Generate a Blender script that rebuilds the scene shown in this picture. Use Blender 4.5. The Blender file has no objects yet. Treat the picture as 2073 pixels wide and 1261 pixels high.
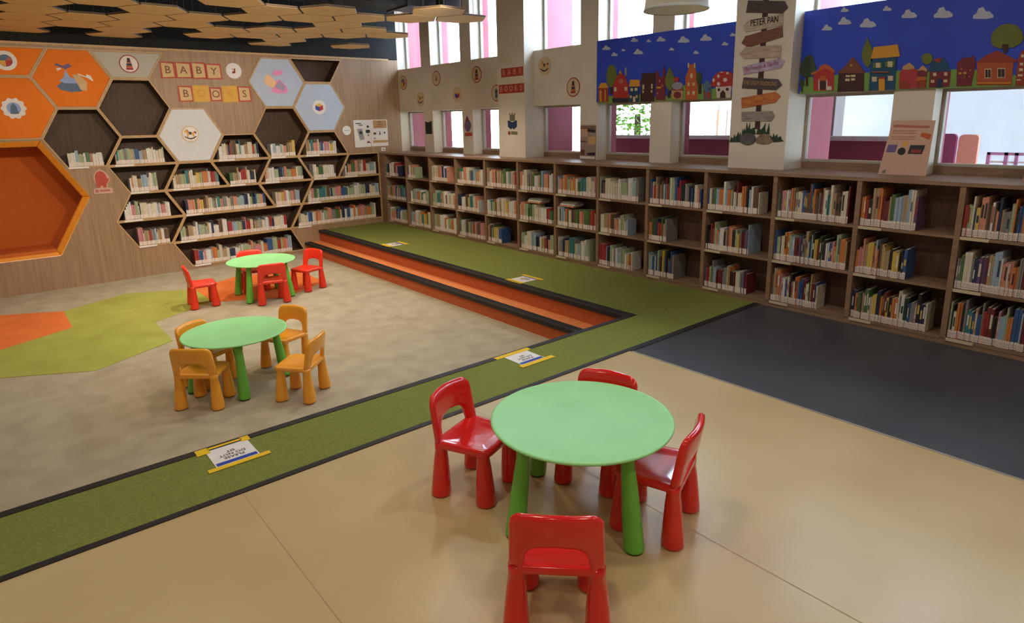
import bpy, math, random
from mathutils import Matrix, Vector
from mathutils.geometry import tessellate_polygon
PI = math.pi
C = bpy.context.scene.collection
rnd = random.Random(7)

# ------------------------------------------------------------------ materials
def lin(c):
    c /= 255.0
    return c / 12.92 if c <= 0.04045 else ((c + 0.055) / 1.055) ** 2.4
MATS = {}
def mat(name, rgb, rough=0.5, var=0.06, scale=8.0, stretch=(1, 1, 1), bump=0.0, bscale=200.0, spec=0.5, metal=0.0, coat=0.0, second=None):
    """Procedural Principled material: base colour varied by noise, optional fine bump."""
    if name in MATS: return MATS[name]
    m = bpy.data.materials.new(name); m.use_nodes = True
    nt = m.node_tree; N = nt.nodes; L = nt.links
    b = N['Principled BSDF']
    col = tuple(lin(x) for x in rgb)
    tc = N.new('ShaderNodeTexCoord'); mp = N.new('ShaderNodeMapping'); mp.inputs['Scale'].default_value = stretch
    L.new(tc.outputs['Object'], mp.inputs['Vector'])
    nz = N.new('ShaderNodeTexNoise'); nz.inputs['Scale'].default_value = scale; nz.inputs['Detail'].default_value = 4
    L.new(mp.outputs['Vector'], nz.inputs['Vector'])
    rp = N.new('ShaderNodeValToRGB'); rp.color_ramp.elements[0].position = 0.3; rp.color_ramp.elements[1].position = 0.7
    lo = tuple(x * (1 - var) for x in col) if second is None else tuple(lin(x) for x in second)
    hi = tuple(min(1, x * (1 + var)) for x in col)
    rp.color_ramp.elements[0].color = lo + (1,); rp.color_ramp.elements[1].color = hi + (1,)
    L.new(nz.outputs['Fac'], rp.inputs['Fac']); L.new(rp.outputs['Color'], b.inputs['Base Color'])
    b.inputs['Roughness'].default_value = rough; b.inputs['Metallic'].default_value = metal
    b.inputs['Specular IOR Level'].default_value = spec; b.inputs['Coat Weight'].default_value = coat
    b.inputs['Coat Roughness'].default_value = 0.06
    if bump:
        n2 = N.new('ShaderNodeTexNoise'); n2.inputs['Scale'].default_value = bscale; n2.inputs['Detail'].default_value = 2
        L.new(tc.outputs['Object'], n2.inputs['Vector'])
        bp = N.new('ShaderNodeBump'); bp.inputs['Strength'].default_value = bump; bp.inputs['Distance'].default_value = 0.004
        L.new(n2.outputs['Fac'], bp.inputs['Height']); L.new(bp.outputs['Normal'], b.inputs['Normal'])
    MATS[name] = m
    return m

# ------------------------------------------------------------------ mesh builder
class G:
    def __init__(s): s.v = []; s.f = []; s.m = []
    def quad(s, pts, mi=0):
        b = len(s.v); s.v += [tuple(p) for p in pts]; s.f.append(tuple(range(b, b + len(pts)))); s.m.append(mi)
    def box(s, x0, y0, z0, x1, y1, z1, mi=0):
        b = len(s.v)
        s.v += [(x0,y0,z0),(x1,y0,z0),(x1,y1,z0),(x0,y1,z0),(x0,y0,z1),(x1,y0,z1),(x1,y1,z1),(x0,y1,z1)]
        s.f += [tuple(b+i for i in q) for q in ((3,2,1,0),(4,5,6,7),(0,1,5,4),(1,2,6,5),(2,3,7,6),(3,0,4,7))]
        s.m += [mi] * 6
        return s
    def prism(s, pts, P, d0, d1, mi=0):
        """extrude the outline pts (u,v) between depths d0 and d1 along the plane mapper P(u,v,d)"""
        n = len(pts); b = len(s.v)
        s.v += [P(u, v, d0) for u, v in pts] + [P(u, v, d1) for u, v in pts]
        tri = tessellate_polygon([[Vector((u, v, 0)) for u, v in pts]])
        for t in tri:
            s.f.append(tuple(b + i for i in t)); s.m.append(mi)
            s.f.append(tuple(b + n + i for i in reversed(t))); s.m.append(mi)
        for i in range(n):
            j = (i + 1) % n
            s.f.append((b+i, b+j, b+n+j, b+n+i)); s.m.append(mi)
        return s
    def ring(s, outer, inner, P, d0, d1, mi=0):
        n = len(outer); b = len(s.v)
        for d in (d0, d1):
            s.v += [P(u, v, d) for u, v in outer] + [P(u, v, d) for u, v in inner]
        for i in range(n):
            j = (i + 1) % n
            s.f += [(b+i,b+j,b+n+j,b+n+i),(b+2*n+i,b+3*n+i,b+3*n+j,b+2*n+j),(b+i,b+2*n+i,b+2*n+j,b+j),(b+n+i,b+n+j,b+3*n+j,b+3*n+i)]
            s.m += [mi]*4
        return s
    def lathe(s, prof, n=24, cx=0, cy=0, mi=0, shear=(0, 0), z0=0):
        """prof: (r, z) list; shear moves each ring by shear*(z-z0)"""
        b = len(s.v)
        for r, z in prof:
            for i in range(n):
                a = 2 * PI * i / n
                s.v.append((cx + shear[0]*(z-z0) + r*math.cos(a), cy + shear[1]*(z-z0) + r*math.sin(a), z))
        for k in range(len(prof) - 1):
            for i in range(n):
                j = (i + 1) % n
                s.f.append((b+k*n+i, b+k*n+j, b+(k+1)*n+j, b+(k+1)*n+i)); s.m.append(mi)
        s.f.append(tuple(b+i for i in reversed(range(n)))); s.m.append(mi)
        s.f.append(tuple(b+(len(prof)-1)*n+i for i in range(n))); s.m.append(mi)
        return s
    def build(s, name, mats, parent=None, bevel=0.0, smooth=False, sub=0, loc=None, segs=2):
        me = bpy.data.meshes.new(name); me.from_pydata(s.v, [], s.f)
        if not isinstance(mats, (list, tuple)): mats = [mats]
        for m in mats: me.materials.append(m)
        me.polygons.foreach_set('material_index', s.m)
        import bmesh
        bm = bmesh.new(); bm.from_mesh(me); bmesh.ops.recalc_face_normals(bm, faces=bm.faces); bm.to_mesh(me); bm.free()
        if smooth: me.polygons.foreach_set('use_smooth', [True] * len(me.polygons))
        o = bpy.data.objects.new(name, me); C.objects.link(o)
        if parent is not None: o.parent = parent
        if loc is not None: o.location = loc
        if bevel:
            md = o.modifiers.new('bevel', 'BEVEL'); md.width = bevel; md.segments = segs; md.limit_method = 'ANGLE'; md.angle_limit = 0.6
        if sub:
            md = o.modifiers.new('sub', 'SUBSURF'); md.levels = sub; md.render_levels = sub
        return o

def tag(o, label=None, cat=None, group=None, kind=None):
    for k, v in (('label', label), ('category', cat), ('group', group), ('kind', kind)):
        if v: o[k] = v
    return o
def thing(name, label, cat, loc=(0, 0, 0), rz=0.0, group=None):
    o = bpy.data.objects.new(name, None); C.objects.link(o)
    o.location = loc; o.rotation_euler = (0, 0, rz); o.empty_display_size = 0.1
    return tag(o, label, cat, group)
def struct(o): return tag(o, kind='structure')
def copy_tree(src, parent=None):
    c = src.copy(); C.objects.link(c)
    if parent is not None: c.parent = parent
    for ch in list(src.children): copy_tree(ch, c)
    return c
TEXTS = []
def text(body, size, mat_, parent, M, width=None, shear=0.0, bold=0.0):
    """queue raised lettering; build_texts() turns every line into a mesh part"""
    TEXTS.append((body, size, mat_, parent, M, width, shear, bold))
def build_texts():
    tmp = []
    for body, size, mat_, parent, M, width, shear, bold in TEXTS:
        cu = bpy.data.curves.new('lettering', 'FONT'); cu.body = body; cu.size = size; cu.align_x = 'CENTER'; cu.align_y = 'CENTER'
        cu.extrude = 0.0006; cu.shear = shear; cu.offset = bold; cu.resolution_u = 3
        o = bpy.data.objects.new('lettering_curve', cu); C.objects.link(o); tmp.append(o)
    bpy.context.view_layer.update(); dg = bpy.context.evaluated_depsgraph_get()
    for o, (body, size, mat_, parent, M, width, shear, bold) in zip(tmp, TEXTS):
        me = bpy.data.meshes.new_from_object(o.evaluated_get(dg)); me.materials.clear(); me.materials.append(mat_); me.name = 'lettering'
        if width:
            xs = [v.co.x for v in me.vertices]; k = width/(max(xs) - min(xs))
            for v in me.vertices: v.co.x *= k
        n = bpy.data.objects.new('lettering', me); C.objects.link(n); n.parent = parent; n.matrix_local = M
    for o in tmp: bpy.data.objects.remove(o)
def frame(origin, right, up):
    r = Vector(right).normalized(); u = Vector(up).normalized(); n = r.cross(u)
    M = Matrix((r, u, n)).transposed().to_4x4(); M.translation = Vector(origin); return M
ORD = 'first second third fourth fifth sixth seventh eighth ninth tenth eleventh twelfth thirteenth fourteenth fifteenth sixteenth seventeenth eighteenth nineteenth twentieth'.split()
TENS = ['', '', 'twenty', 'thirty', 'forty', 'fifty']
def nth(n):
    if n <= 20: return ORD[n - 1]
    t, u = divmod(n, 10)
    return {2: 'twentieth', 3: 'thirtieth', 4: 'fortieth', 5: 'fiftieth'}[t] if u == 0 else TENS[t] + '-' + ORD[u - 1]

# ------------------------------------------------------------------ camera
F_, CX_, CY_, H_ = 1290.94, 1036.5, 549.5, 1.836
YAW, PITCH, ROLL = .6907, .2334, -.0208
fw = Vector((math.sin(YAW)*math.cos(PITCH), math.cos(YAW)*math.cos(PITCH), -math.sin(PITCH)))
rt = Vector((math.cos(YAW), -math.sin(YAW), 0)); up = rt.cross(fw)
r2 = math.cos(ROLL)*rt + math.sin(ROLL)*up; u2 = -math.sin(ROLL)*rt + math.cos(ROLL)*up
cam = bpy.data.cameras.new('camera'); co = bpy.data.objects.new('camera', cam); C.objects.link(co)
M = Matrix((r2, u2, -fw)).transposed().to_4x4(); M.translation = (0, 0, H_); co.matrix_world = M
cam.sensor_width = 36; cam.lens = 36 * F_ / 2073; cam.shift_y = -(630.5 - CY_) / 2073; cam.clip_start = 0.05
bpy.context.scene.camera = co

# ------------------------------------------------------------------ key dimensions
YH, XS, XB, XG, ZT, PIT = 10.79, 5.78, 6.28, 6.50, 3.84, -0.36
PY = lambda u, v, d: (u, YH - d, v)          # honeycomb wall, d = distance out of the wall
PX = lambda X: (lambda u, v, d: (X - d, u, v))  # window wall planes, u = world y
PZ = lambda z: (lambda u, v, d: (u, v, z + d))
# measured outlines and extents on the two walls (metres)
M1=[["tree",[["olive",[[5.462,2.329],[5.471,2.39],[5.495,2.44],[5.53,2.469],[5.567,2.472],[5.601,2.448],[5.623,2.4],[5.631,2.339],[5.621,2.277],[5.596,2.227],[5.561,2.197],[5.524,2.196],[5.491,2.221],[5.468,2.269]]],["bark",[[5.566,2.211],[5.519,2.209],[5.517,2.119],[5.565,2.121]]]]],["tree",[["olive",[[4.672,2.393],[4.654,2.353],[4.629,2.312],[4.608,2.271],[4.597,2.231],[4.602,2.191],[4.624,2.153],[4.66,2.115],[4.699,2.157],[4.726,2.198],[4.735,2.239],[4.727,2.278],[4.709,2.317],[4.688,2.355]]],["bark",[[4.691,2.132],[4.656,2.13],[4.652,2.043],[4.687,2.045]]]]],["tree",[["darkgreen",[[4.24,2.239],[4.246,2.267],[4.257,2.29],[4.272,2.303],[4.288,2.304],[4.302,2.293],[4.311,2.271],[4.314,2.243],[4.308,2.215],[4.297,2.192],[4.282,2.179],[4.265,2.178],[4.251,2.19],[4.243,2.211]]],["bark",[[4.283,2.181],[4.246,2.179],[4.24,2.073],[4.277,2.075]]]]],["house",[["brick",[[5.765,2.213],[5.596,2.204],[5.592,2.031],[5.762,2.037]]],["gold",[[5.77,2.208],[5.719,2.267],[5.633,2.262],[5.593,2.2]]],["gold",[[5.74,2.181],[5.709,2.179],[5.707,2.039],[5.738,2.04]]],["gold",[[5.655,2.185],[5.637,2.185],[5.635,2.041],[5.653,2.042]]]]],["house",[["red",[[5.511,2.071],[5.514,2.23],[5.458,2.337],[5.396,2.363],[5.333,2.329],[5.274,2.218],[5.269,2.062]]],["slate",[[5.532,2.076],[5.256,2.066],[5.268,2.014],[5.519,2.022]]],["cream",[[5.498,2.204],[5.458,2.202],[5.456,2.15],[5.497,2.152]]],["cream",[[5.326,2.199],[5.288,2.197],[5.287,2.151],[5.325,2.153]]],["rose",[[5.345,2.267],[5.349,2.281],[5.361,2.292],[5.377,2.299],[5.396,2.3],[5.412,2.295],[5.423,2.285],[5.427,2.272],[5.423,2.259],[5.411,2.247],[5.394,2.241],[5.376,2.24],[5.36,2.245],[5.349,2.255]]],["gold",[[5.419,2.36],[5.405,2.397],[5.379,2.357]]],["grey",[[5.327,2.425],[5.304,2.423],[5.301,2.327],[5.324,2.329]]]]],["house",[["navy",[[5.253,2.204],[5.111,2.197],[5.105,2.015],[5.248,2.019]]],["gold",[[5.259,2.2],[5.242,2.278],[5.105,2.27],[5.095,2.192]]],["cream",[[5.194,2.08],[5.157,2.079],[5.155,2.016],[5.192,2.018]]],["cream",[[5.234,2.178],[5.197,2.176],[5.196,2.143],[5.233,2.145]]],["cream",[[5.168,2.179],[5.127,2.177],[5.126,2.144],[5.167,2.146]]],["cream",[[5.235,2.095],[5.212,2.094],[5.211,2.06],[5.234,2.061]]],["cream",[[5.146,2.095],[5.121,2.094],[5.12,2.061],[5.145,2.062]]]]],["house",[["chocolate",[[5.083,2.016],[5.086,2.232],[5.07,2.341],[4.871,2.336],[4.875,2.221],[4.877,2.011]]],["cream",[[5.057,2.21],[5.032,2.209],[5.03,2.156],[5.055,2.157]]],["cream",[[4.928,2.212],[4.907,2.211],[4.905,2.158],[4.926,2.159]]],["cream",[[5.055,2.145],[5.034,2.144],[5.033,2.115],[5.054,2.116]]],["cream",[[4.928,2.143],[4.907,2.142],[4.906,2.114],[4.927,2.115]]]]],["house",[["wine",[[4.854,2.027],[4.866,2.332],[4.847,2.363],[4.825,2.329],[4.82,2.289],[4.762,2.286],[4.765,2.349],[4.755,2.411],[4.735,2.347],[4.721,2.022]]],["gold",[[4.849,2.179],[4.785,2.176],[4.784,2.154],[4.849,2.157]]],["rose",[[4.817,2.257],[4.796,2.256],[4.795,2.224],[4.815,2.226]]],["rose",[[4.774,2.199],[4.754,2.198],[4.752,2.167],[4.772,2.168]]],["rose",[[4.842,2.115],[4.816,2.114],[4.815,2.09],[4.841,2.091]]]]],["house",[["tan",[[4.636,2.137],[4.476,2.13],[4.485,2.025],[4.615,2.03]]],["wine",[[4.497,2.069],[4.503,2.086],[4.518,2.1],[4.54,2.108],[4.564,2.109],[4.585,2.103],[4.599,2.09],[4.604,2.073],[4.598,2.056],[4.582,2.041],[4.56,2.033],[4.536,2.032],[4.515,2.039],[4.501,2.052]]],["brick",[[4.636,2.139],[4.476,2.131],[4.475,2.116],[4.636,2.123]]],["grey",[[4.48,2.169],[4.488,2.187],[4.51,2.203],[4.54,2.213],[4.574,2.215],[4.604,2.208],[4.624,2.195],[4.631,2.176],[4.623,2.157],[4.601,2.141],[4.57,2.131],[4.536,2.13],[4.506,2.137],[4.486,2.15]]],["red",[[4.538,2.241],[4.542,2.253],[4.551,2.263],[4.565,2.268],[4.579,2.269],[4.592,2.265],[4.601,2.256],[4.604,2.245],[4.6,2.233],[4.591,2.224],[4.577,2.218],[4.562,2.217],[4.549,2.221],[4.541,2.23]]]]],["house",[["orange",[[4.443,2.012],[4.456,2.259],[4.418,2.341],[4.421,2.394],[4.338,2.388],[4.33,2.335],[4.304,2.265],[4.29,2.007]]],["cream",[[4.361,2.269],[4.363,2.28],[4.368,2.29],[4.375,2.296],[4.383,2.296],[4.389,2.291],[4.393,2.282],[4.395,2.271],[4.392,2.259],[4.387,2.25],[4.38,2.244],[4.373,2.244],[4.366,2.248],[4.362,2.257]]],["cream",[[4.423,2.2],[4.396,2.199],[4.395,2.164],[4.421,2.165]]],["cream",[[4.357,2.196],[4.329,2.195],[4.327,2.161],[4.355,2.162]]],["cream",[[4.418,2.108],[4.392,2.107],[4.39,2.068],[4.416,2.069]]],["cream",[[4.352,2.105],[4.324,2.103],[4.322,2.065],[4.35,2.066]]],["cream",[[4.428,2.41],[4.413,2.408],[4.41,2.355],[4.425,2.356]]],["cream",[[4.346,2.403],[4.333,2.402],[4.33,2.35],[4.343,2.351]]]]],["house",[["steel",[[4.21,2.018],[4.218,2.163],[4.175,2.216],[4.118,2.157],[4.109,2.014]]],["brick",[[4.206,2.102],[4.188,2.101],[4.183,2.022],[4.201,2.022]]],["brick",[[4.169,2.085],[4.12,2.083],[4.116,2.019],[4.165,2.021]]],["navy",[[4.147,2.133],[4.131,2.132],[4.13,2.11],[4.145,2.11]]]]],["mushroom_house",[["white",[[4.062,2.14],[3.873,2.134],[3.878,2.014],[4.041,2.02]]],["red",[[4.121,2.143],[4.117,2.194],[4.09,2.252],[4.04,2.285],[3.972,2.293],[3.904,2.28],[3.873,2.26],[3.865,2.137],[3.996,2.133]]],["chocolate",[[4.002,2.019],[4.001,2.07],[3.973,2.099],[3.941,2.071],[3.933,2.018]]],["chocolate",[[4.005,2.104],[4.007,2.111],[4.011,2.117],[4.018,2.12],[4.025,2.12],[4.031,2.118],[4.035,2.112],[4.036,2.105],[4.034,2.098],[4.029,2.092],[4.023,2.089],[4.016,2.088],[4.01,2.091],[4.006,2.097]]],["chocolate",[[3.902,2.104],[3.904,2.111],[3.91,2.117],[3.917,2.12],[3.924,2.121],[3.931,2.118],[3.935,2.113],[3.936,2.106],[3.934,2.099],[3.929,2.093],[3.922,2.089],[3.915,2.089],[3.908,2.092],[3.904,2.097]]],["white",[[4.019,2.244],[4.021,2.251],[4.025,2.258],[4.031,2.262],[4.038,2.262],[4.043,2.259],[4.047,2.253],[4.048,2.246],[4.046,2.238],[4.042,2.231],[4.036,2.228],[4.029,2.227],[4.023,2.23],[4.02,2.236]]],["white",[[4.075,2.207],[4.077,2.216],[4.081,2.223],[4.086,2.228],[4.091,2.228],[4.096,2.224],[4.099,2.217],[4.1,2.208],[4.098,2.199],[4.094,2.192],[4.089,2.187],[4.084,2.187],[4.079,2.191],[4.076,2.198]]],["white",[[4.005,2.162],[4.007,2.172],[4.013,2.179],[4.021,2.183],[4.029,2.184],[4.037,2.18],[4.042,2.173],[4.043,2.165],[4.041,2.155],[4.035,2.148],[4.027,2.144],[4.018,2.143],[4.011,2.147],[4.006,2.154]]],["white",[[3.924,2.2],[3.927,2.208],[3.934,2.216],[3.944,2.22],[3.954,2.221],[3.963,2.218],[3.97,2.211],[3.971,2.202],[3.969,2.193],[3.961,2.186],[3.952,2.181],[3.941,2.181],[3.932,2.184],[3.926,2.191]]],["white",[[3.909,2.266],[3.911,2.271],[3.915,2.276],[3.921,2.279],[3.928,2.279],[3.934,2.277],[3.938,2.273],[3.939,2.268],[3.937,2.262],[3.933,2.258],[3.927,2.255],[3.92,2.255],[3.914,2.257],[3.91,2.261]]],["white",[[3.974,2.279],[3.976,2.282],[3.981,2.285],[3.989,2.287],[3.997,2.287],[4.005,2.287],[4.01,2.285],[4.012,2.282],[4.009,2.279],[4.004,2.276],[3.996,2.275],[3.988,2.274],[3.981,2.275],[3.975,2.277]]]]]]
M1G=[[5.768,2.015],[5.769,2.094],[5.558,2.103],[5.271,2.109],[5.051,2.099],[4.839,2.058],[4.688,2.068],[4.469,2.176],[4.301,2.174],[4.228,2.174],[4.217,2.065],[4.083,2.126],[3.904,2.022],[3.865,2.014],[3.868,1.992]]
M1C=[[[5.704,2.662],[5.705,2.677],[5.682,2.686],[5.668,2.707],[5.639,2.711],[5.62,2.689],[5.599,2.688],[5.572,2.667],[5.572,2.656],[5.611,2.653]],[[5.56,2.578],[5.56,2.589],[5.542,2.597],[5.53,2.615],[5.507,2.619],[5.491,2.6],[5.474,2.599],[5.452,2.582],[5.452,2.573],[5.484,2.57]],[[5.398,2.621],[5.399,2.628],[5.387,2.633],[5.38,2.644],[5.365,2.646],[5.356,2.634],[5.345,2.634],[5.332,2.623],[5.331,2.618],[5.351,2.616]],[[5.255,2.714],[5.255,2.726],[5.237,2.734],[5.225,2.753],[5.2,2.757],[5.184,2.736],[5.167,2.736],[5.144,2.718],[5.144,2.708],[5.177,2.705]],[[5.205,2.569],[5.205,2.585],[5.182,2.595],[5.167,2.619],[5.136,2.624],[5.116,2.599],[5.094,2.598],[5.065,2.575],[5.065,2.563],[5.106,2.559]],[[5.019,2.688],[5.019,2.695],[5.008,2.7],[5.001,2.712],[4.986,2.714],[4.976,2.702],[4.965,2.702],[4.951,2.69],[4.951,2.684],[4.971,2.682]],[[4.871,2.68],[4.872,2.694],[4.851,2.703],[4.839,2.724],[4.812,2.729],[4.794,2.706],[4.775,2.705],[4.75,2.684],[4.749,2.673],[4.785,2.67]],[[4.691,2.566],[4.691,2.574],[4.679,2.579],[4.672,2.592],[4.657,2.594],[4.647,2.581],[4.636,2.581],[4.622,2.569],[4.622,2.563],[4.642,2.56]],[[4.574,2.637],[4.575,2.655],[4.55,2.667],[4.535,2.694],[4.502,2.699],[4.48,2.671],[4.456,2.67],[4.425,2.644],[4.425,2.63],[4.469,2.625]],[[4.369,2.501],[4.369,2.509],[4.358,2.515],[4.35,2.529],[4.335,2.532],[4.324,2.518],[4.313,2.518],[4.298,2.505],[4.297,2.498],[4.319,2.495]],[[4.285,2.628],[4.286,2.645],[4.263,2.657],[4.249,2.683],[4.218,2.688],[4.197,2.66],[4.175,2.66],[4.146,2.634],[4.145,2.621],[4.186,2.616]],[[4.02,2.555],[4.02,2.565],[4.007,2.572],[4.0,2.587],[3.983,2.59],[3.971,2.574],[3.958,2.574],[3.942,2.559],[3.941,2.551],[3.964,2.549]],[[3.928,2.637],[3.929,2.646],[3.918,2.652],[3.911,2.665],[3.896,2.667],[3.886,2.653],[3.875,2.653],[3.861,2.64],[3.86,2.634],[3.88,2.631]]]
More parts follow.
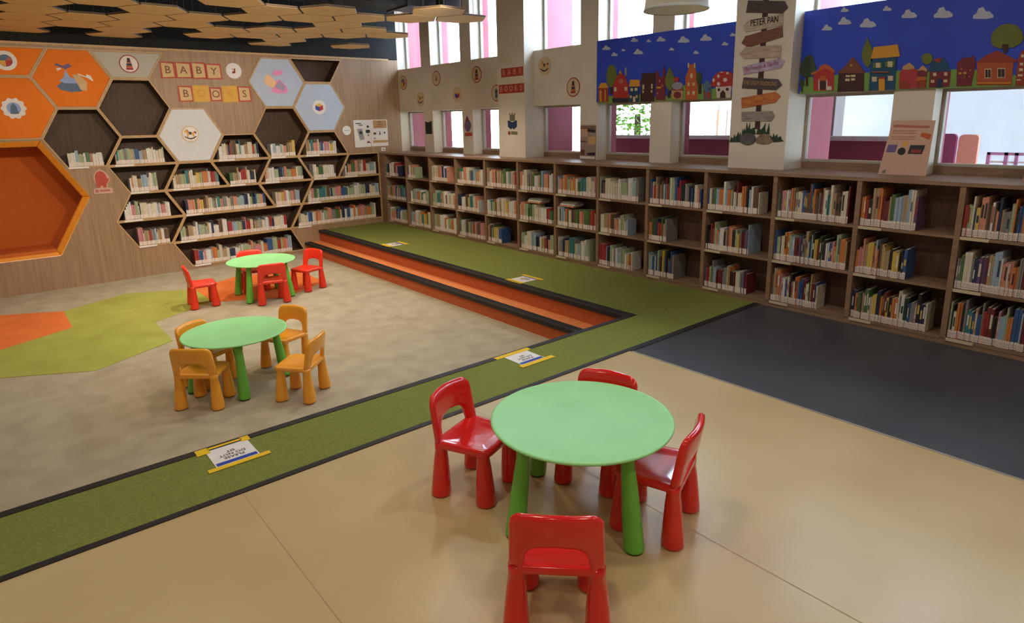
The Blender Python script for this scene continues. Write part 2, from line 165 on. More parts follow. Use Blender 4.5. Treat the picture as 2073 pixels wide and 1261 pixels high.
M2=[["tree",[["darkgreen",[[3.151,2.219],[3.162,2.277],[3.135,2.32],[3.109,2.363],[3.068,2.377],[3.032,2.363],[3.014,2.3],[2.993,2.253],[3.005,2.198],[3.056,2.173],[3.117,2.18]]],["bark",[[3.086,2.181],[3.066,2.179],[3.058,2.094],[3.078,2.095]]]]],["tree",[["darkgreen",[[3.123,2.177],[3.116,2.162],[3.107,2.147],[3.099,2.132],[3.095,2.117],[3.096,2.102],[3.103,2.088],[3.114,2.073],[3.128,2.089],[3.138,2.104],[3.141,2.119],[3.139,2.134],[3.134,2.148],[3.128,2.163]]],["bark",[[3.121,2.079],[3.108,2.079],[3.105,2.038],[3.117,2.039]]]]],["tree",[["olive",[[2.557,2.482],[2.541,2.444],[2.521,2.405],[2.503,2.367],[2.493,2.329],[2.494,2.292],[2.507,2.256],[2.53,2.221],[2.561,2.26],[2.583,2.299],[2.592,2.337],[2.589,2.374],[2.579,2.41],[2.566,2.446]]]]],["house",[["red",[[3.001,2.048],[3.014,2.216],[2.912,2.264],[2.822,2.208],[2.811,2.039]]],["orange",[[3.031,2.189],[3.03,2.211],[2.973,2.235],[2.959,2.268],[2.914,2.284],[2.866,2.261],[2.82,2.219],[2.818,2.197],[2.911,2.248],[3.0,2.203]]],["white",[[2.961,2.15],[2.948,2.15],[2.939,2.051],[2.952,2.051]]],["white",[[2.889,2.146],[2.877,2.146],[2.868,2.048],[2.88,2.048]]],["orange",[[2.956,2.139],[2.95,2.172],[2.922,2.184],[2.893,2.174],[2.878,2.137]]],["chocolate",[[2.947,2.133],[2.887,2.129],[2.88,2.054],[2.94,2.056]]],["white",[[2.881,2.082],[2.832,2.079],[2.829,2.046],[2.878,2.048]]]]],["house",[["chocolate",[[2.776,2.027],[2.779,2.2],[2.557,2.185],[2.544,2.023]]],["umber",[[2.787,2.195],[2.726,2.251],[2.671,2.327],[2.614,2.267],[2.553,2.185]]],["umber",[[2.781,2.217],[2.557,2.201],[2.555,2.18],[2.779,2.195]]],["cream",[[2.713,2.171],[2.674,2.169],[2.673,2.153],[2.711,2.155]]],["cream",[[2.666,2.171],[2.628,2.169],[2.627,2.151],[2.665,2.154]]],["cream",[[2.713,2.141],[2.674,2.139],[2.672,2.117],[2.71,2.119]]],["cream",[[2.661,2.141],[2.628,2.139],[2.626,2.119],[2.659,2.121]]],["tan",[[2.662,2.254],[2.664,2.258],[2.667,2.262],[2.671,2.264],[2.675,2.264],[2.679,2.263],[2.681,2.26],[2.682,2.256],[2.68,2.251],[2.677,2.248],[2.673,2.246],[2.669,2.245],[2.665,2.247],[2.663,2.25]]]]],["house",[["teal",[[2.501,2.025],[2.505,2.177],[2.508,2.303],[2.3,2.294],[2.294,2.163],[2.287,2.023]]],["gold",[[2.51,2.297],[2.496,2.394],[2.305,2.398],[2.275,2.298]]],["cream",[[2.465,2.26],[2.427,2.258],[2.423,2.216],[2.46,2.218]]],["cream",[[2.369,2.265],[2.329,2.262],[2.324,2.214],[2.364,2.217]]],["olive",[[2.485,2.259],[2.467,2.258],[2.463,2.216],[2.481,2.217]]],["olive",[[2.427,2.26],[2.411,2.259],[2.407,2.217],[2.422,2.218]]],["olive",[[2.387,2.262],[2.37,2.261],[2.366,2.217],[2.382,2.218]]],["olive",[[2.327,2.265],[2.311,2.264],[2.307,2.22],[2.323,2.221]]],["cream",[[2.481,2.143],[2.442,2.141],[2.438,2.099],[2.477,2.101]]],["cream",[[2.35,2.143],[2.31,2.141],[2.305,2.099],[2.345,2.101]]],["gold",[[2.423,2.127],[2.374,2.124],[2.363,2.019],[2.412,2.021]]],["brick",[[2.424,2.14],[2.373,2.137],[2.371,2.119],[2.422,2.122]]],["orange",[[2.483,2.186],[2.347,2.177],[2.347,2.17],[2.482,2.179]]]]],["house",[["rose_red",[[2.255,2.03],[2.267,2.156],[2.248,2.191],[2.198,2.238],[2.149,2.191],[2.129,2.162],[2.114,2.028]]],["tan",[[2.248,2.191],[2.241,2.216],[2.198,2.241],[2.161,2.212],[2.149,2.191],[2.199,2.182]]],["brick",[[2.17,2.057],[2.176,2.072],[2.189,2.084],[2.206,2.092],[2.225,2.093],[2.241,2.087],[2.251,2.076],[2.254,2.061],[2.248,2.046],[2.235,2.034],[2.218,2.027],[2.199,2.026],[2.183,2.031],[2.173,2.043]]]]],["house",[["brick",[[2.116,2.026],[2.126,2.111],[2.053,2.112],[2.048,2.025]]],["wine",[[2.129,2.177],[2.055,2.172],[2.05,2.121],[2.123,2.126]]],["tan",[[2.128,2.169],[2.093,2.212],[2.054,2.177],[2.058,2.157],[2.088,2.174]]],["orange",[[2.128,2.083],[2.124,2.111],[2.092,2.124],[2.053,2.106],[2.051,2.091]]]]],["tree",[["olive",[[2.024,2.259],[2.03,2.279],[2.043,2.296],[2.061,2.306],[2.079,2.308],[2.095,2.3],[2.105,2.285],[2.106,2.265],[2.1,2.245],[2.086,2.228],[2.069,2.217],[2.051,2.216],[2.035,2.224],[2.026,2.239]]]]],["house",[["wine",[[2.025,2.027],[2.036,2.163],[1.883,2.153],[1.877,2.027]]],["teal",[[2.052,2.159],[2.014,2.249],[1.976,2.241],[1.943,2.263],[1.878,2.15]]],["brick",[[2.015,2.244],[2.006,2.258],[1.956,2.259],[1.974,2.221]]],["navy",[[1.967,2.026],[1.971,2.082],[1.955,2.101],[1.935,2.085],[1.928,2.027]]],["cream",[[2.007,2.146],[1.982,2.145],[1.979,2.117],[2.004,2.119]]],["cream",[[1.927,2.144],[1.904,2.143],[1.901,2.115],[1.923,2.116]]],["cream",[[2.016,2.089],[1.99,2.088],[1.988,2.065],[2.013,2.066]]],["cream",[[1.923,2.086],[1.897,2.085],[1.894,2.062],[1.92,2.064]]]]],["house",[["wine",[[1.826,2.029],[1.844,2.211],[1.822,2.229],[1.815,2.257],[1.801,2.232],[1.792,2.25],[1.753,2.247],[1.741,2.265],[1.723,2.226],[1.717,2.177],[1.726,2.027]]],["gold",[[1.824,2.137],[1.804,2.135],[1.802,2.121],[1.822,2.122]]],["gold",[[1.791,2.137],[1.77,2.136],[1.768,2.121],[1.789,2.122]]],["rose",[[1.815,2.175],[1.804,2.174],[1.802,2.155],[1.813,2.155]]],["rose",[[1.751,2.156],[1.74,2.155],[1.738,2.141],[1.749,2.141]]],["rose",[[1.751,2.103],[1.738,2.102],[1.736,2.092],[1.749,2.093]]],["umber",[[1.789,2.115],[1.767,2.114],[1.762,2.075],[1.784,2.076]]]]],["tree",[["olive",[[1.635,2.363],[1.636,2.405],[1.614,2.448],[1.581,2.472],[1.534,2.476],[1.485,2.456],[1.448,2.412],[1.428,2.356],[1.444,2.321],[1.483,2.298],[1.574,2.297],[1.622,2.325]]],["bark",[[1.562,2.328],[1.514,2.324],[1.522,2.26],[1.538,2.262]]]]],["house",[["cedar",[[1.69,2.03],[1.706,2.205],[1.469,2.192],[1.46,2.018]]],["brick",[[1.718,2.201],[1.65,2.257],[1.585,2.284],[1.447,2.199],[1.453,2.186]]],["cream",[[1.65,2.154],[1.606,2.151],[1.597,2.077],[1.64,2.079]]],["cream",[[1.568,2.153],[1.515,2.149],[1.506,2.076],[1.558,2.079]]],["chocolate",[[1.644,2.146],[1.629,2.145],[1.621,2.085],[1.636,2.086]]],["chocolate",[[1.624,2.145],[1.61,2.144],[1.602,2.084],[1.617,2.085]]],["chocolate",[[1.561,2.145],[1.542,2.144],[1.535,2.084],[1.553,2.085]]],["chocolate",[[1.537,2.143],[1.519,2.142],[1.511,2.082],[1.53,2.084]]],["gold",[[1.691,2.051],[1.463,2.039],[1.462,2.029],[1.69,2.042]]]]],["house",[["brick",[[1.436,2.016],[1.444,2.176],[1.445,2.213],[1.429,2.266],[1.392,2.276],[1.356,2.259],[1.322,2.01]]],["cream",[[1.429,2.241],[1.412,2.239],[1.409,2.219],[1.427,2.22]]],["cream",[[1.429,2.182],[1.408,2.18],[1.405,2.159],[1.426,2.161]]],["cream",[[1.428,2.14],[1.404,2.139],[1.401,2.118],[1.425,2.119]]],["cream",[[1.43,2.097],[1.398,2.095],[1.396,2.079],[1.427,2.081]]],["cream",[[1.432,2.06],[1.407,2.059],[1.406,2.049],[1.431,2.051]]]]]]
M2G=[[3.14,2.023],[3.121,2.079],[3.087,2.175],[3.027,2.177],[2.99,2.096],[2.814,2.18],[2.775,2.183],[2.76,2.084],[2.561,2.186],[2.511,2.182],[2.494,2.07],[2.289,2.183],[2.259,2.181],[2.107,2.181],[1.75,2.156],[1.54,2.114],[1.439,2.089],[1.425,1.987],[1.687,1.988],[2.136,2.021],[2.81,2.025]]
M2C=[[[2.971,2.587],[2.972,2.6],[2.957,2.609],[2.948,2.629],[2.928,2.634],[2.913,2.612],[2.899,2.612],[2.878,2.592],[2.877,2.581],[2.905,2.578]],[[2.814,2.728],[2.815,2.738],[2.804,2.745],[2.798,2.76],[2.783,2.763],[2.771,2.746],[2.76,2.746],[2.745,2.731],[2.744,2.723],[2.765,2.72]],[[2.827,2.621],[2.828,2.638],[2.81,2.649],[2.799,2.675],[2.775,2.68],[2.756,2.653],[2.738,2.652],[2.713,2.628],[2.711,2.614],[2.745,2.61]],[[2.633,2.575],[2.635,2.595],[2.614,2.609],[2.602,2.639],[2.573,2.646],[2.551,2.613],[2.53,2.613],[2.501,2.584],[2.499,2.568],[2.538,2.562]],[[2.456,2.689],[2.457,2.7],[2.446,2.707],[2.44,2.723],[2.425,2.726],[2.413,2.709],[2.402,2.708],[2.387,2.692],[2.386,2.684],[2.406,2.681]],[[2.299,2.611],[2.301,2.63],[2.283,2.642],[2.273,2.669],[2.248,2.675],[2.228,2.645],[2.21,2.645],[2.184,2.618],[2.183,2.604],[2.216,2.599]],[[2.055,2.582],[2.057,2.605],[2.036,2.619],[2.025,2.652],[1.996,2.659],[1.973,2.624],[1.952,2.623],[1.922,2.592],[1.92,2.574],[1.959,2.568]],[[1.777,2.54],[1.78,2.563],[1.759,2.578],[1.749,2.613],[1.72,2.62],[1.697,2.584],[1.676,2.583],[1.645,2.55],[1.643,2.532],[1.682,2.526]]]
SP={"signs":[["dark_wood",[[3.663,2.819],[3.648,2.928],[3.269,2.868],[3.232,2.806],[3.283,2.761]]],["pale_wood",[[3.692,2.685],[3.635,2.742],[3.274,2.76],[3.269,2.655],[3.65,2.634]]],["rust_wood",[[3.693,2.536],[3.654,2.598],[3.274,2.65],[3.261,2.549],[3.62,2.487]]],["whitewash",[[3.706,2.439],[3.646,2.495],[3.269,2.476],[3.268,2.364],[3.658,2.384]]],["lavender",[[3.663,2.312],[3.274,2.359],[3.224,2.325],[3.26,2.266],[3.65,2.229]]],["dark_wood",[[3.646,2.205],[3.279,2.166],[3.234,2.111],[3.29,2.064],[3.66,2.1]]],["orange_wood",[[3.658,2.005],[3.295,2.05],[3.241,2.007],[3.287,1.949],[3.648,1.904]]],["grey_wood",[[3.645,1.868],[3.32,1.868],[3.287,1.822],[3.319,1.771],[3.639,1.775]]]],"pole":[[3.49,2.995],[3.433,2.986],[3.436,1.696],[3.49,1.697]],"rocks":[[[3.468,1.598],[3.478,1.624],[3.505,1.645],[3.542,1.657],[3.583,1.657],[3.619,1.645],[3.644,1.623],[3.651,1.596],[3.64,1.569],[3.613,1.548],[3.575,1.537],[3.534,1.537],[3.498,1.55],[3.474,1.571]],[[3.463,1.558],[3.467,1.601],[3.428,1.638],[3.375,1.651],[3.327,1.632],[3.281,1.578],[3.321,1.553],[3.381,1.546]]],"tufts":[[[3.766,1.563],[3.748,1.618],[3.725,1.599],[3.714,1.643],[3.697,1.612],[3.669,1.669],[3.659,1.631],[3.644,1.662],[3.63,1.565]],[[3.628,1.637],[3.626,1.7],[3.609,1.669],[3.604,1.706],[3.588,1.669],[3.582,1.762],[3.562,1.694],[3.546,1.762],[3.541,1.694],[3.494,1.712],[3.476,1.644]],[[3.469,1.644],[3.459,1.693],[3.419,1.693],[3.4,1.712],[3.38,1.757],[3.378,1.693],[3.362,1.657],[3.34,1.751],[3.328,1.645]],[[3.328,1.639],[3.293,1.615],[3.287,1.657],[3.271,1.621],[3.247,1.648],[3.241,1.615],[3.207,1.627],[3.201,1.597],[3.174,1.579],[3.277,1.567]]],"text":[[[3.605,2.711],[3.32,2.714]],[[3.644,2.274],[3.288,2.317]],[[3.643,2.154],[3.282,2.119]],[[3.623,1.967],[3.311,2.003]]]}
ROWS={"d0":[1.304,0.96,1.424],"c0a":[1.304,1.571,2.21],"c2a":[1.304,2.987,3.611],"br":[1.304,3.765,4.225],"c4a":[1.304,4.407,4.968],"c0b":[0.901,1.652,2.076],"c1b":[0.901,2.279,2.946],"c2b":[0.901,3.074,3.551],"c3b":[0.901,3.664,4.315],"c4b":[0.901,4.465,4.998],"rb":[0.901,5.094,5.706],"c0c":[0.497,1.576,2.192],"wc":[0.497,2.345,3.636],"c3c":[0.497,3.76,4.222],"rc":[0.497,4.364,5.747],"c0d":[0.093,1.655,2.139],"wd":[0.093,2.279,3.955],"rd":[0.093,4.147,5.644],"we":[-0.31,2.436,4.001]}
ST={"ball":[0.524,2.71,0.127],"bib":[0.516,2.113,0.127],"stack":[1.922,2.72,0.137],"horse":[3.355,2.669,0.121],"rock":[2.603,1.723,0.123],"cube":[4.696,2.113,0.118],"white":[5.177,1.712,0.082]}
SW=[[10.608,2.537,0.127],[9.512,2.549,0.126],[8.365,2.537,0.124],[10.053,2.228,0.12],[8.91,2.256,0.113],[7.878,2.237,0.123],[6.797,2.55,0.123],[6.237,2.242,0.124]]
SHEETS={"post1":[[5.313,1.887],[5.653,1.889],[5.634,1.412],[5.318,1.406]],"post2":[[5.653,1.889],[5.992,1.89],[5.99,1.415],[5.641,1.412]],"small":[[5.838,1.387],[5.925,1.383],[5.921,1.32],[5.833,1.324]],"monster":[[1.242,1.023],[1.475,1.004],[1.464,0.926],[1.231,0.947],[1.351,1.267],[1.274,1.149]],"baby":[[[2.335,2.764],[2.523,2.771],[2.493,2.536],[2.304,2.532]],[[2.536,2.765],[2.75,2.773],[2.721,2.541],[2.506,2.536]],[[2.757,2.773],[2.955,2.781],[2.926,2.539],[2.727,2.534]],[[2.96,2.759],[3.179,2.767],[3.151,2.537],[2.932,2.532]]],"books":[[[2.533,2.43],[2.728,2.433],[2.698,2.199],[2.504,2.198]],[[2.739,2.44],[2.964,2.444],[2.934,2.199],[2.709,2.199]],[[2.975,2.415],[3.144,2.417],[3.119,2.207],[2.95,2.206]],[[3.162,2.44],[3.388,2.444],[3.358,2.192],[3.132,2.192]],[[3.394,2.436],[3.588,2.439],[3.561,2.2],[3.367,2.2]]],"wbaby":[[7.541,2.558],[7.033,2.558],[7.041,2.439],[7.542,2.441]],"wbooks":[[7.604,2.334],[6.965,2.332],[6.968,2.211],[7.604,2.213]],"owl":[[7.406,1.827],[7.195,1.829],[7.296,1.948],[7.304,1.694],[7.411,1.675],[7.186,1.628]],"dark":[[9.933,1.84],[9.714,1.844],[9.729,1.62],[9.931,1.616]],"bird":[[8.738,1.804],[8.553,1.803],[8.663,1.915],[8.668,1.674],[8.729,1.646],[8.527,1.59]],"pierposter":[[6.117,1.756],[5.821,1.754],[5.815,1.307],[6.137,1.297]],"pram":[[1.072,2.674],[1.285,2.322],[1.279,2.579],[1.419,2.48]],"pink":[[3.803,2.636],[4.186,2.334],[3.947,2.713],[4.125,2.645]]}# ------------------------------------------------------------------ palette
wood = mat('honeycomb_wood', (166, 135, 106), .45, second=(148, 118, 91), scale=5, stretch=(7, 7, .35))
wood_edge = mat('honeycomb_edge', (200, 164, 118), .5, second=(184, 148, 104), scale=6, stretch=(3, 3, 3))
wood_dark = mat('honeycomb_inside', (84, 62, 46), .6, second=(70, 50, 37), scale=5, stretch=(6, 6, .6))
case_wood = mat('bookcase_wood', (150, 120, 96), .5, second=(130, 102, 80), scale=5, stretch=(6, 1.0, 6))
case_back = mat('bookcase_back', (124, 94, 78), .6, second=(106, 80, 66), scale=5, stretch=(6, 6, .6))
cream_fl = mat('cream_vinyl', (202, 178, 134), .3, second=(192, 166, 122), scale=1.2, spec=.4)
seam_m = mat('floor_seam', (176, 154, 116), .5)
carpet = mat('beige_carpet', (180, 167, 142), .95, second=(168, 154, 130), scale=5, bump=.5, bscale=260, spec=.15)
green_c = mat('green_carpet', (130, 136, 70), .95, second=(116, 122, 60), scale=60, bump=.5, bscale=240, spec=.15)
lime_c = mat('lime_carpet', (168, 170, 82), .95, second=(158, 158, 74), scale=3, bump=.5, bscale=260, spec=.15)
orange_c = mat('orange_carpet', (226, 122, 62), .95, second=(214, 110, 54), scale=3, bump=.5, bscale=260, spec=.15)
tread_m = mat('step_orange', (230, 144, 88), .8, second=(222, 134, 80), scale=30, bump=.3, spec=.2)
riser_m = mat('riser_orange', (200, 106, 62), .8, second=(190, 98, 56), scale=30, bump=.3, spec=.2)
black_t = mat('black_trim', (38, 34, 34), .55)
slate_fl = mat('dark_vinyl', (72, 74, 80), .45, second=(66, 67, 72), scale=2, spec=.35)
silver = mat('silver_strip', (200, 196, 188), .3, metal=.7)
plaster = mat('wall_plaster', (220, 211, 198), .85, second=(213, 204, 191), scale=2)
black_w = mat('black_wall', (13, 14, 17), .8)
black_c = mat('black_ceiling', (20, 21, 25), .8)
pink_ext = mat('pink_render', (150, 80, 92), .8, second=(142, 74, 86), scale=3)
frame_m = mat('window_frame', (176, 168, 156), .4)
ceil_p = mat('ceiling_panel_wood', (238, 202, 146), .6, second=(228, 190, 132), scale=6, stretch=(1, 8, 1))
ceil_e = mat('ceiling_panel_edge', (92, 74, 56), .6)
duct_m = mat('duct_metal', (52, 54, 58), .5, metal=.3)
red_pl = mat('red_plastic', (224, 38, 32), .17, var=.04, coat=.4)
red_far = mat('red_plastic_far', (236, 56, 32), .3, var=.04, coat=.2)
yel_pl = mat('amber_plastic', (252, 170, 50), .2, var=.04, coat=.3)
tab_top = mat('table_green', (156, 226, 152), .42, second=(150, 221, 146), scale=4)
tab_leg = mat('leg_green', (110, 188, 70), .35, var=.04)
dark_foot = mat('rubber_foot', (40, 36, 34), .7)
PAL = {}
for k, c in dict(olive=(106,116,48), darkgreen=(58,76,52), bark=(64,40,34), brick=(150,56,42), gold=(214,152,48), red=(176,48,46), slate=(42,44,52), cream=(206,190,160), rose=(178,104,100),
    grey=(150,146,156), navy=(28,56,92), chocolate=(66,36,36), wine=(120,38,52), tan=(190,148,104), orange=(190,94,44), steel=(88,112,140), white=(212,200,192), teal=(28,78,112), umber=(122,68,50),
    rose_red=(174,56,66), cedar=(176,84,46), hill=(118,156,76), cloud=(186,192,214), ink=(40,36,40), paper=(232,226,224), pinkpaper=(206,168,148), blue=(36,66,170), yellow=(236,194,22), sky=(150,170,220),
    violet=(108,92,140), pink=(232,150,196), skin=(240,196,150), beige=(214,180,130), redline=(160,30,34), amber=(220,170,70), lilac=(168,150,180), black=(24,22,24), moss=(110,116,88),
    dark_wood=(78,68,72), pale_wood=(170,156,144), rust_wood=(112,72,56), whitewash=(166,146,132), lavender=(168,150,176), orange_wood=(186,104,58), grey_wood=(140,130,126), brown=(120,80,50), redpaper=(186,74,58), peach=(228,152,128), maroon=(140,56,92)).items():
    PAL[k] = mat('paint_' + k, c, .65, var=.05, scale=20)
mural_blue = mat('mural_blue', (44, 74, 206), .55, second=(38, 66, 192), scale=1.5)
panel_orange = mat('orange_fabric', (236, 122, 18), .8, var=.03, bump=.2)
panel_grey = mat('grey_fabric', (190, 186, 176), .8, var=.03, bump=.2)
panel_white = mat('white_panel', (214, 216, 220), .6, var=.02)
panel_blue = mat('pale_blue_panel', (184, 196, 218), .6, var=.02)
nook_in = mat('burnt_orange_fabric', (200, 98, 32), .85, var=.04, bump=.2)
nook_rim = mat('orange_vinyl', (236, 150, 44), .45, var=.05)

def glass_mat(name, gloss=.06):
    m = bpy.data.materials.new(name); m.use_nodes = True; nt = m.node_tree; nt.nodes.clear()
    t = nt.nodes.new('ShaderNodeBsdfTransparent'); g = nt.nodes.new('ShaderNodeBsdfGlossy'); g.inputs['Roughness'].default_value = .02
    lw = nt.nodes.new('ShaderNodeLayerWeight'); lw.inputs['Blend'].default_value = .12
    mx = nt.nodes.new('ShaderNodeMixShader'); o = nt.nodes.new('ShaderNodeOutputMaterial')
    t.inputs['Color'].default_value = (.97, .98, .98, 1)
    nt.links.new(lw.outputs['Fresnel'], mx.inputs['Fac']); nt.links.new(t.outputs[0], mx.inputs[1]); nt.links.new(g.outputs[0], mx.inputs[2]); nt.links.new(mx.outputs[0], o.inputs['Surface'])
    return m
glass = glass_mat('window_glass')
# ------------------------------------------------------------------ floors, pit, steps
X0, Y0 = -4.6, -3.6
STRIP_I, STRIP_O = 3.77, 3.15          # inner / outer edge of the green strip
NX = 4.61                               # edge of the upper step
g = G(); g.box(X0, Y0, -.30, 3.82, STRIP_O, 0); struct(g.build('floor', cream_fl))
g = G(); g.box(3.835, Y0, -.30, XS + .3, STRIP_O - .02, 0); struct(g.build('floor_dark', slate_fl))
g = G(); g.box(3.82, Y0, -.30, 3.835, STRIP_O - .02, .004); struct(g.build('trim_silver', silver))
g = G()
g.box(X0, STRIP_O + .04, -.36, XS + .3, STRIP_I - .05, .004)
g.box(NX, STRIP_I - .05, -.36, XS + .3, YH, .004)
struct(g.build('floor_green', green_c))
g = G(); g.box(X0, STRIP_O, -.36, 3.82, STRIP_O + .04, .006); g.box(3.82, STRIP_O - .02, -.36, XS, STRIP_O + .04, .006); struct(g.build('trim_outer', black_t))
g = G(); g.box(X0, STRIP_I - .05, -.36, NX, STRIP_I + .005, .008); struct(g.build('trim_inner', black_t))
g = G(); g.box(X0, STRIP_I, -.50, NX - .1, YH + .02, PIT); struct(g.build('floor_pit', carpet))
# orange carpeted steps with black nosings
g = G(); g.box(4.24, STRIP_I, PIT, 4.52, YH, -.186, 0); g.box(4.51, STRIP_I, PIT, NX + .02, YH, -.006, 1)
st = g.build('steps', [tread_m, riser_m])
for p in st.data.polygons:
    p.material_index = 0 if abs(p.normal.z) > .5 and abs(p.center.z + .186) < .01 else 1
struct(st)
for nm, xa, zt in (('trim_upper_nosing', 4.49, .008), ('trim_lower_nosing', 4.22, -.178)):
    g = G(); g.box(xa, STRIP_I, zt - .045, xa + .02, YH, zt); g.box(xa + .02, STRIP_I, zt - .012, xa + .115, YH, zt)
    for k in (.045, .07, .095): g.box(xa + k, STRIP_I, zt, xa + k + .006, YH, zt + .003)
    struct(g.build(nm, black_t))
# inlaid carpet hexagons on the pit floor
R = .87; CXH, CYH = -.20, 8.96
def hexpts(cx, cy, r): return [(cx + r*math.sin(PI/3*i), cy + r*math.cos(PI/3*i)) for i in range(6)]
w = R * math.sqrt(3)
def clipx(pts, xmin): return [(max(x, xmin), y) for x, y in pts]
for i, (cx, cy, m) in enumerate([(CXH, CYH, orange_c), (CXH + w, CYH, lime_c), (CXH + w/2, CYH - 1.5*R, lime_c), (CXH + 2*w, CYH, orange_c), (CXH - w/2, CYH - 1.5*R, lime_c)]):
    g = G(); g.prism(hexpts(cx, cy, R), PZ(PIT), -.01, .004); o = struct(g.build('floor_hexagon_%d' % (i + 1), m))
# faint seams in the cream floor
g = G(); g.quad([(2.24, STRIP_O - .02, .0012), (2.244, STRIP_O - .02, .0012), (2.244, Y0, .0012), (2.24, Y0, .0012)])
g.quad([(.78, STRIP_O, .0012), (.784, STRIP_O, .0012), (.784, Y0, .0012), (.78, Y0, .0012)]); struct(g.build('floor_seams', seam_m))

# ------------------------------------------------------------------ walls and ceiling
g = G(); g.box(X0, YH + .72, -.5, XB + .36, YH + .85, ZT + .1); g.box(X0, YH, 2.956, XB, YH + .72, ZT)
struct(g.build('wall_back', black_w))
g = G(); g.box(X0 - .1, Y0, -.5, X0, YH + .85, ZT); struct(g.build('wall_left', plaster))
g = G(); g.box(X0, Y0 - .1, -.5, XB + .3, Y0, ZT); struct(g.build('wall_front', plaster))
g = G(); g.box(X0, Y0, ZT, XB + .36, YH + .85, ZT + .1); struct(g.build('ceiling', black_c))

COLS = [(3.16, 3.77), (7.02, 7.62), (-.68, -.07)]
WINS = [(3.77, 4.65), (4.95, 5.80), (6.11, 7.02), (7.62, 8.51), (8.80, 9.68), (9.98, 10.79), (2.30, 3.16), (1.18, 1.98), (-.07, .86)]
PIERS = [(4.65, 4.95), (5.80, 6.11), (8.51, 8.80), (9.68, 9.98), (1.98, 2.30), (.86, 1.18)]
g = G()
for a, b in ((-.07, 3.16), (3.77, 7.02), (7.62, 10.79)): g.box(XB, a, 2.02, XG + .02, b, 2.77)                       # band between the two rows of windows
g.box(XB, Y0, -.3, XG + .02, 10.79, 1.265)                           # below the sills
g.box(XB, -.68, ZT - .05, XG + .02, 10.79, ZT)
g.box(XB, Y0, 1.265, XG + .02, -.68, ZT - .05)
for a, b in PIERS:
    for z0, z1 in ((1.265, 2.02), (2.77, ZT - .05)): g.box(XB, a, z0, XG + .02, b, z1)
for a, b in COLS: g.box(6.10, a, 1.301, XG + .02, b, ZT - .05)
g.box(XB + .001, 10.791, 1.265, XG + .02, 10.95, ZT - .05)
struct(g.build('wall_right', plaster))
g = G()
for a, b in PIERS: g.box(XG + .03, a, -.3, XG + .15, b, 4.2)
for a, b in COLS: g.box(XG + .03, a, -.3, XG + .55, b, 4.2)
g.box(XG + .03, 10.80, -.3, XG + .95, 11.3, 4.2)
g.box(XG + .03, -.68, -.3, XG + .12, 10.80, 1.30); g.box(XG + .03, -.68, 2.02, XG + .12, 10.80, 2.77)
struct(g.build('wall_right_outside', pink_ext))
n = 0
for a, b in WINS:
    for z0, z1 in ((1.30, 2.02), (2.77, ZT - .05)):
        n += 1
        low = z0 < 2
        zs = z0 + (.065 if low else 0); t = .028
        fr = G()
        for bx in ((a, zs, a + t, z1), (b - t, zs, b, z1), (a + t, zs, b - t, zs + t), (a + t, z1 - t, b - t, z1)):
            fr.box(XG - .035, bx[0], bx[1], XG + .02, bx[2], bx[3])
        w_ = struct(fr.build('window_%d' % n, frame_m, bevel=.004))
        p = G(); p.box(XG - .004, a + t, zs + t, XG + .002, b - t, z1 - t); p.build('pane', glass, w_)
        if low:
            p = G(); p.box(XG - .045, a, 1.30, XG - .005, b, zs); p.build('sill_board', case_wood, w_)

# ------------------------------------------------------------------ outside the windows
g = G(); g.box(XG + .13, -6, 2.46, 13.9, 9.4, 2.60); g.box(XG + .13, 9.4, 2.46, 9.0, 14, 2.60); struct(g.build('exterior_shade_slab', mat('shade_slab_render', (214, 208, 206), .8)))  # unseen slab, added to keep skylight off the yard and lower windows
g = G(); g.box(XG + .2, -12, -.5, 40, 30, -.3); struct(g.build('exterior_ground', mat('pale_paving', (196, 190, 180), .8)))
gw = thing('garden_wall', 'low dark pink boundary wall just outside the lower windows', 'wall')
g = G(); g.box(7.6, 2.62, -.3, 7.8, 6.95, 1.53); g.build('wall_body', mat('maroon_render', (122, 48, 62), .8, second=(110, 42, 56), scale=2), gw)
g = G(); g.box(7.56, 2.62, 1.53, 7.84, 6.95, 1.575); g.build('coping', mat('grey_coping', (176, 168, 166), .8), gw)
bd = thing('building', 'pale grey concrete building across the yard behind the lower windows', 'building')
g = G(); g.box(14, -4, -.3, 15, 9.3, 9.0); g.build('facade', mat('pale_concrete', (200, 199, 206), .85, second=(188, 187, 194), scale=1), bd)
g = G(); g.box(13.9, 9.0, -.3, 14, 9.3, 9.0); g.build('corner_pier', mat('white_render', (226, 224, 226), .8), bd)
g = G(); g.box(13.97, 8.75, .9, 14, 9.0, 1.95); g.build('door', PAL['peach'], bd)
for k, yy in enumerate((3.5, 5.2, 6.9, 8.2)):
    for zz in (4.2, 6.4):
        g = G(); g.box(13.97, yy, zz, 14.0, yy + .5, zz + .8); g.build('window_recess', mat('dark_glass', (70, 80, 92), .2), bd)
pr_ = thing('yard_pillar', 'dark maroon square pillar outside the lower window by the signpost column', 'pillar')
g = G(); g.box(8.0, 3.79, -.3, 8.3, 4.1, 2.459); g.build('shaft', MATS['maroon_render'], pr_)
pr_ = thing('yard_pillar', 'grey square pillar outside the lower window, beside the dark maroon one', 'pillar')
g = G(); g.box(8.05, 3.58, -.3, 8.3, 3.785, 2.459); g.build('shaft', mat('grey_pillar', (150, 140, 140), .8), pr_)
tree = thing('leafy_tree', 'bright green leafy tree seen through the lower window beside the blue mural', 'tree', (10.2, 8.35, -.3))
g = G(); g.lathe([(.12, 0), (.09, 1.2), (.06, 2.2)], 10); g.build('trunk', mat('tree_bark', (90, 72, 56), .9), tree, smooth=True)
rl = random.Random(3); g = G()
